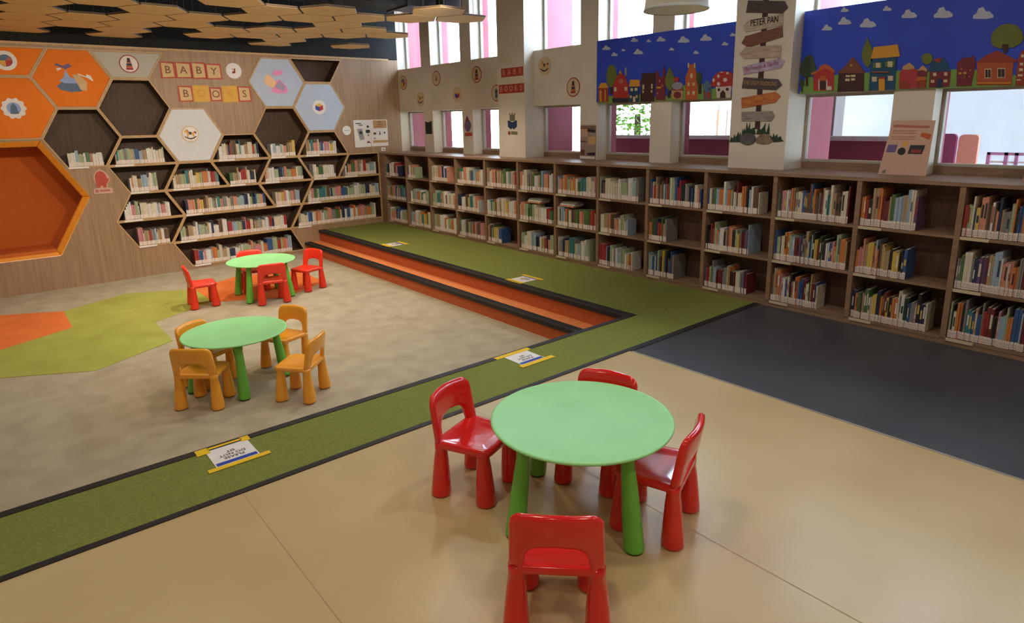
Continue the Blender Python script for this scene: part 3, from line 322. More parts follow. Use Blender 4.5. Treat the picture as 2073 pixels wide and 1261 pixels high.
for i in range(2600):
    a = rl.uniform(0, 2*PI); ph = math.acos(rl.uniform(-1, 1)); rr = rl.uniform(.55, 1) ** .5
    c = Vector((.75*rr*math.sin(ph)*math.cos(a), .62*rr*math.sin(ph)*math.sin(a), 1.95 + 1.15*rr*math.cos(ph)))
    d1 = Vector((rl.gauss(0, 1), rl.gauss(0, 1), rl.gauss(0, 1))).normalized(); d2 = d1.orthogonal().normalized()
    s = rl.uniform(.04, .075)
    g.quad([c - d1*s, c + d2*s*.5, c + d1*s, c - d2*s*.5], rl.randrange(3))
g.build('crown', [mat('leaf_a', (128, 176, 66), .7), mat('leaf_b', (96, 150, 52), .7), mat('leaf_c', (164, 200, 96), .7)], tree)
yb = thing('painted_board', 'maroon rounded board standing upright beyond the window past the pink poster', 'board')
def roundrect(u0, v0, u1, v1, r, n=5, corners=(1, 1, 1, 1)):
    out = []
    for k, (cx, cy, a0) in enumerate(((u1 - r, v1 - r, 0), (u0 + r, v1 - r, PI/2), (u0 + r, v0 + r, PI), (u1 - r, v0 + r, 1.5*PI))):
        if corners[k]:
            for i in range(n + 1):
                a = a0 + PI/2*i/n; out.append((cx + r*math.cos(a), cy + r*math.sin(a)))
        else: out.append(((u1, v1), (u0, v1), (u0, v0), (u1, v0))[k])
    return out
g = G(); g.prism(roundrect(2.54, -.3, 2.78, 1.57, .05, corners=(1, 1, 0, 0)), PX(9.0), 0, .06); g.build('board_panel', PAL['maroon'], yb)
yb = thing('painted_board', 'peach rounded board standing upright beyond the window, beside the maroon one', 'board')
g = G(); g.prism(roundrect(2.33, -.3, 2.53, 1.56, .05, corners=(1, 1, 0, 0)), PX(9.05), 0, .06); g.build('board_panel', PAL['peach'], yb)
rl_ = thing('railing', 'mauve and white railing outside the window by the bookcase end', 'railing')
g = G()
for z in (1.35, .8, .2): g.box(9.2, -.5, z - .03, 9.25, 2.28, z)
for y in (2.25, 2.08, 1.98, 1.7, 1.4, 1.0, .6, .2): g.box(9.2, y, -.3, 9.25, y + .035, 1.35)
g.build('rail_frame', mat('mauve_metal', (176, 120, 150), .5), rl_)
g = G()
for z in (1.25, 1.15, 1.05): g.box(9.21, -.5, z - .02, 9.24, 2.28, z)
g.build('rail_bar', PAL['white'], rl_)
# ------------------------------------------------------------------ honeycomb wall
HX, HS, HD, HH = 1.916, .4663, .6995, .4036
def zk(k): return 2.515 - HH * k
def bx(c, k):                       # x of the zigzag line between column c and c+1 at level k
    return HX + HD*c + (HS if (k % 2 == 1) == (c % 2 == 0) else HS/2)
def row(ca, cb, k):
    return [(bx(ca, k), zk(k)), (bx(cb, k), zk(k)), (bx(cb, k+1), zk(k+1)), (bx(ca, k+1), zk(k+1))]
def hexcell(c, k0, zmax=2.905):
    p = [(bx(c-1, k0), zk(k0)), (bx(c, k0), zk(k0)), (bx(c, k0+1), zk(k0+1)), (bx(c, k0+2), zk(k0+2)), (bx(c-1, k0+2), zk(k0+2)), (bx(c-1, k0+1), zk(k0+1))]
    return [(x, min(z, zmax)) for x, z in p]
def inset(pts, d):
    """inset a convex outline"""
    n = len(pts); A = sum(pts[i][0]*pts[(i+1) % n][1] - pts[(i+1) % n][0]*pts[i][1] for i in range(n))
    s = 1 if A > 0 else -1; L = []
    for i in range(n):
        (x0, y0), (x1, y1) = pts[i], pts[(i+1) % n]; l = math.hypot(x1-x0, y1-y0)
        nx, ny = -(y1-y0)/l*s, (x1-x0)/l*s; L.append((x0+nx*d, y0+ny*d, x1-x0, y1-y0))
    out = []
    for i in range(n):
        ax, ay, adx, ady = L[i-1]; bx_, by, bdx, bdy = L[i]
        den = adx*bdy - ady*bdx; t = ((bx_-ax)*bdy - (by-ay)*bdx)/den
        out.append((ax+adx*t, ay+ady*t))
    return out
XR = 5.77
half_up = lambda c: row(c-1, c, -1)
def cap(p, zmax=2.905): return [(x, min(z, zmax)) for x, z in p]
OPEN = {'d0': hexcell(-1, 1), 'dark1': hexcell(0, 0), 'br': hexcell(3, 1), 'trap': cap(row(3, 4, -1)),
 'c0a': row(-1, 0, 2), 'c2a': row(1, 2, 2), 'c4a': row(3, 4, 2),
 'c0b': row(-1, 0, 3), 'c1b': row(0, 1, 3), 'c2b': row(1, 2, 3), 'c3b': row(2, 3, 3), 'c4b': row(3, 4, 3),
 'rb': [(bx(4, 3), zk(3)), (XR, zk(3)), (XR, zk(4)), (bx(4, 4), zk(4))],
 'c0c': row(-1, 0, 4), 'wc': row(0, 2, 4), 'c3c': row(2, 3, 4), 'rc': [(bx(3, 4), zk(4)), (XR, zk(4)), (XR, zk(5)), (bx(3, 5), zk(5))],
 'c0d': row(-1, 0, 5), 'wd': [(bx(0, 5), zk(5)), (bx(3, 5), zk(5)), (4.01, zk(6)), (bx(0, 6), zk(6))],
 'rd': [(bx(3, 5), zk(5)), (XR, zk(5)), (XR, zk(6)), (4.01, zk(6))],
 'we': [(bx(0, 6), zk(6)), (4.01, zk(6)), (4.22, zk(7)), (bx(0, 7), zk(7))]}
NOOK = [(.277 + .91*math.cos(PI/3*i), .90 + .91*math.sin(PI/3*i)) for i in range(6)]
outer = [(X0, PIT), (XB, PIT), (XB, 2.94), (X0, 2.94)]
holes = [inset(p, .018) for p in OPEN.values()] + [NOOK]
flat = [outer] + holes
tris = tessellate_polygon([[Vector((u, v, 0)) for u, v in l] for l in flat])
hb = thing('honeycomb_bookcase', 'wood-faced honeycomb wall of dark hexagonal book cubbies and coloured panels', 'bookcase')
g = G(); allp = [p for l in flat for p in l]
g.v = [PY(u, v, 0) for u, v in allp]; g.f = [tuple(t) for t in tris]; g.m = [0]*len(tris)
g.build('wood_facing', wood, hb)
g = G(); g.box(X0, YH - .012, 2.925, XB - .19, YH + .3, 2.955); g.build('top_rail', wood_edge, hb)
DEPTH = .27
for key, p in OPEN.items():
    q = inset(p, .018); n = len(q)
    g = G()
    for i in range(n):
        j = (i+1) % n
        g.quad([PY(*q[i], 0), PY(*q[j], 0), PY(*q[j], -DEPTH), PY(*q[i], -DEPTH)])
    g.quad([PY(u, v, -DEPTH) for u, v in q])
    g.build('cubby', wood_dark, hb)
    g = G(); g.ring(inset(p, .002), inset(p, .0185), PY, -.004, .008); g.build('cubby_edge', wood_edge, hb)
    if key in ('dark1', 'trap'): continue
    z = q[-1][1] if key not in ('d0', 'br') else q[3][1]
    xs = sorted(u for u, v in q if abs(v - z) < .02)
    x0 = ROWS[key][1]
    if key != 'we' or True:
        g = G(); g.box(max(xs[0], x0 - .02), YH - .016, z - .028, min(xs[-1], max(xs[0], x0 - .02) + .24), YH - .009, z - .002); g.build('label_holder', PAL['paper'], hb)
for nm, p, m, lab in (('panel', hexcell(-1, -1, 2.895), panel_orange, 'orange hexagon panel'), ('panel', hexcell(-2, 0), panel_orange, 'orange hexagon panel'), ('panel', cap(row(-3, -2, -1), 2.895), panel_orange, 'orange part-hexagon panel'),
        ('panel', cap(row(-1, 0, -1), 2.895), panel_grey, 'grey part-hexagon panel'), ('panel', hexcell(1, 1), panel_white, 'pale grey hexagon panel'), ('panel', hexcell(3, -1, 2.895), panel_blue, 'pale blue hexagon panel'), ('panel', hexcell(4, 0), panel_blue, 'pale blue hexagon panel')):
    g = G(); g.prism(inset(p, .022), PY, -.004, .012); o = g.build(nm, m, hb, bevel=.004); o['label'] = lab
    g = G(); g.ring(inset(p, .002), inset(p, .020), PY, -.004, .014); g.build('panel_edge', wood_edge, hb)
# orange reading nook
nk = thing('reading_nook', 'big orange padded hexagonal reading nook let into the wood wall', 'reading nook')
ND = .62
q = inset(NOOK, .0)
g = G()
for i in range(6):
    j = (i+1) % 6
    g.quad([PY(*q[i], -.02), PY(*q[j], -.02), PY(*q[j], -ND), PY(*q[i], -ND)])
g.build('lining', nook_in, nk)
g = G(); g.prism(q, PY, -ND, -ND - .05); g.build('back_cushion', nook_in, nk)
zb = min(v for u, v in NOOK)
g = G(); g.box(-.14, YH + .03, zb + .002, .70, YH + ND - .01, zb + .10); g.build('seat_cushion', nook_in, nk, bevel=.03, segs=3)
for i in range(6):
    j = (i+1) % 6
    o_ = NOOK; inn = inset(NOOK, .075)
    g = G(); a, b, c, d = o_[i], o_[j], inn[j], inn[i]
    g.v = [PY(*a, .01), PY(*b, .01), PY(*c, -.05), PY(*d, -.05), PY(*a, -.06), PY(*b, -.06), PY(*c, -.11), PY(*d, -.11)]
    g.f = [(0,1,2,3),(7,6,5,4),(0,4,5,1),(1,5,6,2),(2,6,7,3),(3,7,4,0)]; g.m = [0]*6
    g.build('rim_pad', nook_rim, nk, bevel=.012)

# ---- things stuck on the honeycomb wall
def circ(cx, cy, r, n=28, rv=None): return [(cx + r*math.cos(2*PI*i/n), cy + (rv or r)*math.sin(2*PI*i/n)) for i in range(n)]
def tri(*p): return list(p)
def decal(name, label, cat, P, base, layers, group=None, z0=.013):
    """a thin card (base outline, colour) with printed shapes, each a part of its own; layers: (part name, [(colour, outline)])"""
    t = thing(name, label, cat, group=group)
    g = G(); g.prism(base[1], P, z0, z0 + .003); g.build('card', PAL[base[0]], t)
    d = z0 + .003
    for nm, polys in [x for nm, pl in layers for x in ([(nm, [q]) for q in pl] if nm in ('tan_band', 'picture_block', 'icon', 'heading_line') else [(nm, pl)])]:
        g = G(); ms = []
        for i, (c, o) in enumerate(polys):
            ms.append(PAL[c]); g.prism(o, P, d - .001, d + .0006*(i+1), i)
        g.build(nm, ms, t); d += .0006*(len(polys)+1)
    return t
def stacker(cx, cy, s):
    L = [('redline', .0, .034), ('orange', .022, .030), ('navy', .042, .026), ('rose', .06, .022), ('chocolate', .078, .017)]
    return ('stacking_toy', [(c, [(cx-w*s*22, cy-s*1.3+h*s*22-.0), (cx+w*s*22, cy-s*1.3+h*s*22), (cx+w*s*20, cy-s*1.3+(h+.02)*s*22), (cx-w*s*20, cy-s*1.3+(h+.02)*s*22)]) for c, h, w in L] + [('chocolate', circ(cx, cy+s*1.0, s*.32, 12))])
def cube(cx, cy, s):
    return ('toy_block', [('blue', [(cx-s, cy+s*.45), (cx, cy+.05*s), (cx, cy-s), (cx-s, cy-s*.55)]), ('red', [(cx, cy+.05*s), (cx+s, cy+s*.45), (cx+s, cy-s*.55), (cx, cy-s)]), ('amber', [(cx-s, cy+s*.45), (cx, cy+s*.9), (cx+s, cy+s*.45), (cx, cy+.05*s)])])
def rocking(cx, cy, s):
    T = lambda L: [(cx + u*s, cy + v*s) for u, v in L]
    return ('rocking_horse', [('amber', T([(-.95, .35), (-.9, .58), (-.66, .72), (-.62, .92), (-.48, .8), (-.28, .35), (.35, .27), (.55, .3), (.62, .0), (.66, -.52), (.46, -.52), (.34, -.08), (-.24, -.1), (-.38, -.52), (-.58, -.52), (-.52, .1), (-.62, .36), (-.8, .25)])),
        ('navy', T([(-.22, .40), (.16, .38), (.22, .02), (.0, -.1), (-.2, .02)])), ('brick', T([(.52, .3), (.8, .5), (1.0, .36), (.92, .02), (.74, .12)])),
        ('brick', T([(-.48, .8), (-.36, .72), (-.2, .36), (-.3, .33)])),
        ('chocolate', T([(-1.0, -.4), (-.88, -.34), (-.5, -.56), (0, -.68), (.5, -.56), (.88, -.34), (1.0, -.4), (.55, -.74), (0, -.88), (-.55, -.74)]))])
def small_toy(cx, cy, s):
    return ('toy_animal', [('brick', [(cx-.5*s, cy-.8*s), (cx+.4*s, cy-.7*s), (cx+.5*s, cy+.8*s), (cx+.1*s, cy+.7*s), (cx-.1*s, cy-.1*s), (cx-.6*s, cy-.3*s)]), ('grey', circ(cx-.4*s, cy+.5*s, .22*s, 10))])
def ballshape(cx, cy, s):
    return ('ball', [('steel', circ(cx, cy, s)), ('red', [(cx, cy), (cx+s*.98, cy+.1*s), (cx+.7*s, cy-.7*s), (cx, cy-s*.98)]), ('amber', [(cx, cy), (cx, cy-s*.98), (cx-.7*s, cy-.7*s), (cx-.98*s, cy)]), ('rose', [(cx, cy), (cx+.98*s, cy), (cx+.6*s, cy+.78*s)])])
def bottle(cx, cy, s):
    return ('feeding_bottle', [('steel', [(cx-.4*s, cy-s), (cx+.4*s, cy-s), (cx+.4*s, cy+.2*s), (cx-.4*s, cy+.2*s)]), ('navy', [(cx-.38*s, cy+.2*s), (cx+.38*s, cy+.2*s), (cx+.25*s, cy+.65*s), (cx-.25*s, cy+.65*s)]), ('grey', circ(cx, cy+.8*s, .16*s, 10))])
def ringed(P, cx, cy, r, ringc, inside, name, label, face='paper', z0=.013):
    t = decal(name, label, 'sticker', P, (ringc, circ(cx, cy, r)), [('white_face', [(face, circ(cx, cy, r*.9))]), inside], z0=z0)
    return t
x, z, r = ST['ball'][:3]; r = .122; ringed(PY, x, z, r, 'paper', ballshape(x, z, .075), 'round_sticker', 'round white sticker of a striped ball on the cut-off orange panel')
x, z, r = ST['stack'][:3]; r = .122; ringed(PY, x, z, r, 'redline', stacker(x, z, .062), 'round_sticker', 'round red-ringed sticker of stacked rings on the grey trapezoid panel', z0=.013)
x, z, r = ST['horse'][:3]; ringed(PY, x, z, .118, 'paper', small_toy(x, z, .05), 'round_sticker', 'round white sticker of a small red toy beside the letter tiles', z0=.001)
x, z, r = ST['rock'][:3]; ringed(PY, x, z, .122, 'beige', rocking(x, z, .088), 'round_sticker', 'round sticker of a rocking horse on the pale grey hexagon')
x, z, r = ST['cube'][:3]; ringed(PY, x, z, .118, 'paper', cube(x, z, .068), 'round_sticker', 'round white sticker of a toy block on the pale blue hexagon')
x, z, r = ST['white'][:3]; decal('round_notice', 'small plain round white notice beside the paired posters', 'sticker', PY, ('paper', circ(x, z, .08)), [('text_line', [('grey', [(x-.05, z-.005), (x+.05, z-.005), (x+.05, z+.006), (x-.05, z+.006)])])], z0=.001)
x, z = ST['bib'][:2]
sc = [(x + (.128 + .010*math.cos(10*a))*math.cos(a), z + (.128 + .010*math.cos(10*a))*math.sin(a)) for a in [2*PI*i/60 for i in range(60)]]
decal('scalloped_sticker', 'scalloped white and blue lace sticker on the orange hexagon above the nook', 'sticker', PY, ('paper', sc), [('blue_print', [('sky', circ(x, z, .075)), ('steel', [(x-.045, z-.07), (x+.045, z-.07), (x+.03, z+.03), (x, z+.07), (x-.03, z+.03)])])])
# blue pram / cradle cut-out on the orange panel
P = PY
pr = [('steel', [(1.02, 2.40), (1.07, 2.35), (1.18, 2.325), (1.29, 2.335), (1.34, 2.37), (1.33, 2.42), (1.25, 2.46), (1.10, 2.46)]), ('sky', [(1.06, 2.47), (1.12, 2.44), (1.28, 2.44), (1.25, 2.50), (1.19, 2.52), (1.15, 2.62), (1.12, 2.52)]), ('violet', [(1.04, 2.67), (1.06, 2.70), (1.13, 2.665), (1.20, 2.70), (1.23, 2.66), (1.15, 2.62), (1.13, 2.64)]), ('paper', [(1.06, 2.60), (1.11, 2.625), (1.10, 2.64), (1.05, 2.63)]), ('beige', [(1.29, 2.36), (1.36, 2.34), (1.38, 2.46), (1.30, 2.55), (1.22, 2.56)]), ('paper', [(1.28, 2.575), (1.38, 2.535), (1.385, 2.565), (1.43, 2.545), (1.455, 2.48), (1.44, 2.475), (1.405, 2.505), (1.29, 2.555)])]
t = thing('baby_cutout', 'blue and white cradle-shaped cutout with a bow on the orange hexagon', 'sticker')
for i, (c, o) in enumerate(pr): g = G(); g.prism(o, PY, .0125, .015 + .0008*i); g.build(('cradle', 'lace', 'bow', 'ribbon_end', 'blanket', 'pillow')[i], PAL[c], t)
pk = [('pink', [(3.90, 2.36), (4.02, 2.33), (4.16, 2.34), (4.19, 2.40), (4.12, 2.50), (4.05, 2.56), (3.95, 2.50)]), ('skin', [(3.80, 2.52), (3.83, 2.60), (3.88, 2.63), (3.95, 2.58), (4.00, 2.50), (3.95, 2.42), (3.87, 2.44)]), ('pink', [(3.95, 2.62), (3.98, 2.71), (4.05, 2.69), (4.12, 2.71), (4.12, 2.64), (4.04, 2.61)]), ('lilac', [(3.97, 2.44), (4.06, 2.54), (4.15, 2.44), (4.10, 2.37)])]
t = thing('baby_cutout', 'pink bundle-shaped cutout on the upper pale blue hexagon', 'sticker')
for i, (c, o) in enumerate(pk): g = G(); g.prism(o, PY, .0125, .015 + .0008*i); g.build(('wrap', 'face', 'bow', 'fold')[i], PAL[c], t)
# BABY BOOKS letter tiles
for word, lst, ringc in (('BABY', SHEETS['baby'], 'redpaper'), ('BOOKS', SHEETS['books'], 'redpaper')):
    for i, (ch, q) in enumerate(zip(word, lst)):
        plain = word == 'BOOKS' and i in (1, 3)
        u0 = min(p[0] for p in q) + .008; u1 = max(p[0] for p in q) - .008; v0 = min(p[1] for p in q); v1 = max(p[1] for p in q)
        pos = dict(BABY=['first', 'second', 'third', 'last'], BOOKS=['first', 'second', 'third', 'fourth', 'last'])[word][i]
        t = thing('letter_tile', '%s letter tile %s, %s in the %s row of tiles on the wood wall' % ('gold foil' if plain else 'cream paper', ch, pos, 'upper' if word == 'BABY' else 'lower'), 'letter tile', group='letter tiles on the wood wall')
        g = G(); g.prism([(u0, v0), (u1, v0 + .006), (u1 - .004, v1), (u0 + .003, v1 - .004)], PY, .0005, .003); g.build('backing', PAL['amber' if plain else ringc], t)
        e = .026 if not plain else .018
        g = G(); g.prism([(u0 + e, v0 + e*.7), (u1 - e*.7, v0 + e), (u1 - e, v1 - e), (u0 + e*.8, v1 - e*.7)], PY, .003, .005); g.build('letter_card', PAL['amber' if plain else 'beige'], t)
        text(ch, .15, PAL['gold' if plain else 'brown'], t, frame(((u0+u1)/2, YH - .0056, (v0+v1)/2), (1, 0, 0), (0, 0, 1)), bold=.001)
# paired posters and small label
def lines(u0, u1, vs, h, c): return [(c, [(u0, v), (u1, v), (u1, v+h), (u0, v+h)]) for v in vs]
decal('poster', 'white poster with a tilted grey device picture, beside the plain round notice', 'poster', PY, ('paper', SHEETS['post1']), [('device_picture', [('grey', [(5.375, 1.73), (5.475, 1.74), (5.51, 1.55), (5.42, 1.53)]), ('slate', circ(5.445, 1.665, .03, 14))]), ('icon', [('slate', roundrect(5.54, 1.655, 5.63, 1.715, .025)), ('slate', circ(5.59, 1.77, .022, 12)), ('grey', [(5.57, 1.60), (5.61, 1.60), (5.61, 1.635), (5.57, 1.635)]), ('wine', [(5.54, 1.478), (5.63, 1.478), (5.585, 1.52)])]), ('heading_line', lines(5.35, 5.46, [1.82], .016, 'slate') + lines(5.41, 5.49, [1.79], .014, 'slate'))], z0=.001)
decal('poster', 'white and tan poster of small icons near the room corner', 'poster', PY, ('paper', SHEETS['post2']), [('tan_band', [('tan', [(5.70, 1.735), (5.975, 1.735), (5.975, 1.875), (5.70, 1.875)]), ('tan', [(5.68, 1.475), (5.985, 1.475), (5.985, 1.52), (5.68, 1.52)])]), ('icon', [('slate', roundrect(5.695, 1.625, 5.75, 1.66, .01)), ('slate', circ(5.825, 1.632, .016, 10)), ('slate', [(5.818, 1.63), (5.832, 1.63), (5.832, 1.68), (5.818, 1.68)]), ('slate', [(5.91, 1.635), (5.935, 1.635), (5.935, 1.668), (5.91, 1.668)]), ('grey', [(5.70, 1.54), (5.73, 1.54), (5.73, 1.57), (5.70, 1.57)])]), ('heading_line', lines(5.79, 5.87, [1.84], .012, 'brown') + lines(5.78, 5.88, [1.80], .012, 'brown') + lines(5.76, 5.89, [1.765], .014, 'orange'))], z0=.001)
decal('shelf_label', 'tiny square white label under the paired posters', 'label', PY, ('paper', SHEETS['small']), [('print', [('grey', [(5.855, 1.34), (5.905, 1.34), (5.905, 1.36), (5.855, 1.36)])])], z0=.001)
# red rounded cut-out below the first cubby
t = thing('red_cutout', 'rounded red cutout shape on a pale pink base, beside the nook', 'sticker')
o1 = [(1.275, 1.00), (1.30, 1.04), (1.268, 1.10), (1.262, 1.15), (1.275, 1.20), (1.30, 1.24), (1.33, 1.265), (1.355, 1.272), (1.39, 1.25), (1.425, 1.22), (1.44, 1.18), (1.452, 1.165), (1.465, 1.14), (1.45, 1.10), (1.425, 1.07), (1.42, 1.00)]
g = G(); g.prism(o1, PY, .001, .005); g.build('outline_card', PAL['pinkpaper'], t)
o2 = [(1.29, 1.012), (1.33, 1.012), (1.335, 1.04), (1.36, 1.04), (1.365, 1.012), (1.405, 1.012), (1.412, 1.06), (1.445, 1.115), (1.45, 1.14), (1.425, 1.14), (1.42, 1.18), (1.395, 1.225), (1.35, 1.25), (1.31, 1.23), (1.285, 1.19), (1.28, 1.14), (1.285, 1.08)]
g = G(); g.prism(o2, PY, .005, .007); g.build('red_shape', PAL['redpaper'], t)
g = G(); g.prism(roundrect(1.24, .925, 1.475, 1.005, .025), PY, .003, .008); g.build('base_strip', PAL['pinkpaper'], t)
g = G(); g.prism(circ(1.28, .968, .024, 12), PY, .008, .009); g.prism([(1.315, .955), (1.44, .955), (1.44, .982), (1.315, .982)], PY, .008, .009); g.build('print', PAL['rose'], t)
# ------------------------------------------------------------------ window wall dressing
def mural(name, label, y0, y1, hill, parts, clouds):
    t = thing(name, label, 'mural')
    g = G(); g.box(6.258, y0, 2.03, XB - .0012, y1, 2.775); g.build('board', mural_blue, t)
    P = PX(6.258)
    def cl(p): return [(min(max(u, y0), y1), min(max(v, 2.012), 2.77)) for u, v in p]
    g = G(); g.prism(cl(hill), P, -.001, .002); g.build('hill', PAL['hill'], t)
    for i, p in enumerate(clouds):
        if max(q[0] for q in p) < y0: continue
        g = G(); g.prism(cl(p), P, -.001, .004); g.build('cloud', PAL['cloud'], t)
    for k, (kind, polys) in enumerate(parts):
        if all(q[0] < y0 for c, p in polys for q in p): continue
        g = G(); ms = []; d = .006 + .002*(k % 3)
        for i, (c, p) in enumerate(polys):
            if PAL[c] not in ms: ms.append(PAL[c])
            g.prism(cl(p), P, -.0005, d + .0012*i, ms.index(PAL[c]))
        g.build(kind, ms, t)
    return t
mural('village_mural', 'blue painted mural with a mushroom house, between two columns', 3.775, 5.80, M1G, M1, M1C)
mural('village_mural', 'blue painted mural with a yellow-roofed blue house and log cabin', .05, 3.15, M2G, M2, M2C)

PC = PX(6.10); PB = PX(XB)
sgn = thing('signpost_picture', 'fairytale signpost cutout with arrow boards on the column between murals', 'signpost')
pl = SP['pole']; g = G(); g.prism([pl[0], pl[1], pl[2], pl[3]], PC, .0005, .004); g.build('post', PAL['chocolate'], sgn)
for i, (c, p) in enumerate(SP['signs']):
    g = G(); g.prism(p, PC, .003, .0075 + .0004*(i % 2))
    o = g.build('arrow_board', mat('board_' + c, {'dark_wood': (84, 72, 74), 'pale_wood': (186, 172, 156), 'rust_wood': (124, 80, 62), 'whitewash': (182, 160, 144), 'lavender': (178, 160, 186), 'orange_wood': (190, 108, 62), 'grey_wood': (150, 140, 136)}[c], .7, var=.3, scale=26, stretch=(1, .5, 3)), sgn)
    o['label'] = {'dark_wood': 'dark weathered arrow board', 'pale_wood': 'pale arrow board lettered PETER PAN', 'rust_wood': 'rust brown arrow board', 'whitewash': 'whitewashed arrow board', 'lavender': 'lavender arrow board with pink script', 'orange_wood': 'orange wood arrow board', 'grey_wood': 'grey wood arrow board'}[c]
    # writing that can be read on it
    if i in (1, 4, 5, 6):
        a, b = SP['text'][(1, 4, 5, 6).index(i)]
        a, b = Vector((6.10 - .0085, a[0], a[1])), Vector((6.10 - .0085, b[0], b[1]))
        r = (b - a); body, size, m, sh = {1: ('PETER PAN', .085, 'black', 0), 4: ('The Princess & The Pea', .058, 'maroon', .3), 5: ('THE UGLY DUCKLING', .055, 'tan', 0), 6: ('THE LITTLE TREE', .05, 'gold', 0)}[i]
        upv = Vector((0, -r.normalized().z, r.normalized().y)); upv = Vector((-1, 0, 0)).cross(r.normalized())
        text(body, size, PAL[m], o, frame((a + b)/2, r, upv), width=r.length, bold=.0012 if i == 1 else 0, shear=sh)
for c, p in zip(('slate', 'rose'), SP['rocks']):
    g = G(); g.prism(p, PC, .004, .009); g.build('rock', mat('rock_' + c, (92, 88, 92) if c == 'slate' else (140, 118, 106), .8, var=.3, scale=20), sgn)
for p in SP['tufts']:
    g = G(); g.prism(p, PC, .0005, .005); g.build('grass_tuft', mat('tuft_green', (44, 66, 52), .8, var=.4, scale=40), sgn)

# round stickers on the plaster
mk = {0: ('ball', 'redline', 'round sticker of a ball beside the corner of the room'), 1: ('toy', 'redline', 'round sticker of a small toy over the window wall pier, second from corner'), 2: ('stack', 'redline', 'red-ringed stacking toy sticker before the BABY BOOKS column'),
      3: ('rock', 'beige', 'faint rocking horse sticker low between the ball and block stickers'), 4: ('cube', 'beige', 'pale ringed toy block sticker above the middle corner window'), 5: ('bottle', 'redline', 'feeding bottle sticker partly hidden by the BABY BOOKS column'), 6: ('rock', 'beige', 'rocking horse sticker under the tall window past the BABY BOOKS column'), 7: ('stack', 'redline', 'red-ringed stacking toy sticker beside the blue mural edge')}
mirror = lambda lay, c: (lay[0], [(k, [(2*c - u, v) for u, v in p]) for k, p in lay[1]])
for i, (y, z, r) in enumerate(SW):
    kind, ring, lab = mk[i]; r = .124
    lay = dict(ball=ballshape(y, z, .07), toy=small_toy(y, z, .05), stack=stacker(y, z, .06), rock=rocking(y, z, .085), cube=cube(y, z, .062), bottle=bottle(y, z, .075))[kind]
    ringed(PB, y, z, r, ring, mirror(lay, y), 'round_sticker', lab, face='cream', z0=.001)
for body, q, cen, lab in (('BABY', SHEETS['wbaby'], 4, 'red strip of letter tiles reading BABY on the column'), ('BOOKS', SHEETS['wbooks'], 5, 'red strip of letter tiles reading BOOKS on the column')):
    ys = [p[0] for p in q]; zs = [p[1] for p in q]; a, b = min(ys) + .01, max(ys) - .01
    if body == 'BOOKS': a, b = max(a, 7.03), min(b, 7.70)
    z0, z1 = min(zs), max(zs)
    t = thing('letter_sign', lab, 'sign')
    g = G(); g.box(6.097, a, z0, 6.099, b, z1); g.build('backing', PAL['redline'], t)
    n = len(body); wdt = (b - a) / n
    for i, ch in enumerate(body):
        yc = b - wdt*(i + .5)
        g = G(); g.box(6.095, yc - wdt*.43, z0 + .008, 6.097, yc + wdt*.43, z1 - .008); tl = g.build('letter_tile', PAL['redpaper'], t)
        text(ch, .10, PAL['pinkpaper'], tl, frame((6.0945, yc, (z0+z1)/2), (0, -1, 0), (0, 0, 1)))
# animal cut-outs on the piers and column
t = thing('reading_creature_picture', 'cutout of a grey-green creature shape behind an open blue book on the column', 'sticker')
y, z = 7.30, 1.80
for nm, c, p in (('body', 'moss', [(y+.06, z+.02), (y+.055, z+.09), (y+.075, z+.14), (y+.02, z+.10), (y, z+.15), (y-.02, z+.10), (y-.075, z+.14), (y-.055, z+.09), (y-.06, z+.02)]),
        ('open_book', 'navy', [(y+.10, z+.03), (y, z), (y-.10, z+.03), (y-.10, z-.06), (y-.03, z-.10), (y, z-.075), (y+.03, z-.10), (y+.10, z-.06)]), ('badge', 'brick', circ(y+.075, z-.15, .028, 12)), ('caption', 'moss', [(y+.03, z-.125), (y-.11, z-.13), (y-.11, z-.175), (y+.03, z-.17)])):
    g = G(); g.prism(p, PC, .001, .004 if nm != 'open_book' else .006); g.build(nm, PAL[c], t)
t = thing('dark_notice', 'small black notched notice on the pier by the corner windows', 'sign')
g = G(); g.prism([(9.93, 1.84), (9.83, 1.82), (9.72, 1.845), (9.72, 1.62), (9.93, 1.62)], PB, .001, .004); g.build('card', PAL['ink'], t)
t = thing('bird_cutout', 'purple rounded cutout over a red caption on the pier', 'sticker')
for nm, c, p in (('body', 'violet', [(8.735, 1.79), (8.70, 1.86), (8.66, 1.92), (8.62, 1.86), (8.565, 1.80), (8.56, 1.75), (8.59, 1.69), (8.62, 1.66), (8.68, 1.66), (8.72, 1.70), (8.745, 1.74)]), ('head', 'wine', [(8.705, 1.83), (8.66, 1.915), (8.61, 1.84), (8.65, 1.82)]), ('caption', 'redpaper', [(8.735, 1.645), (8.535, 1.65), (8.535, 1.595), (8.735, 1.59)])):
    g = G(); g.prism(p, PB, .001, .003 + .001*(nm == 'head')); g.build(nm, PAL[c], t)
def lines_y(y0, y1, vs, h, c): return [(c, [(y0, v), (y1, v), (y1, v+h), (y0, v+h)]) for v in vs]
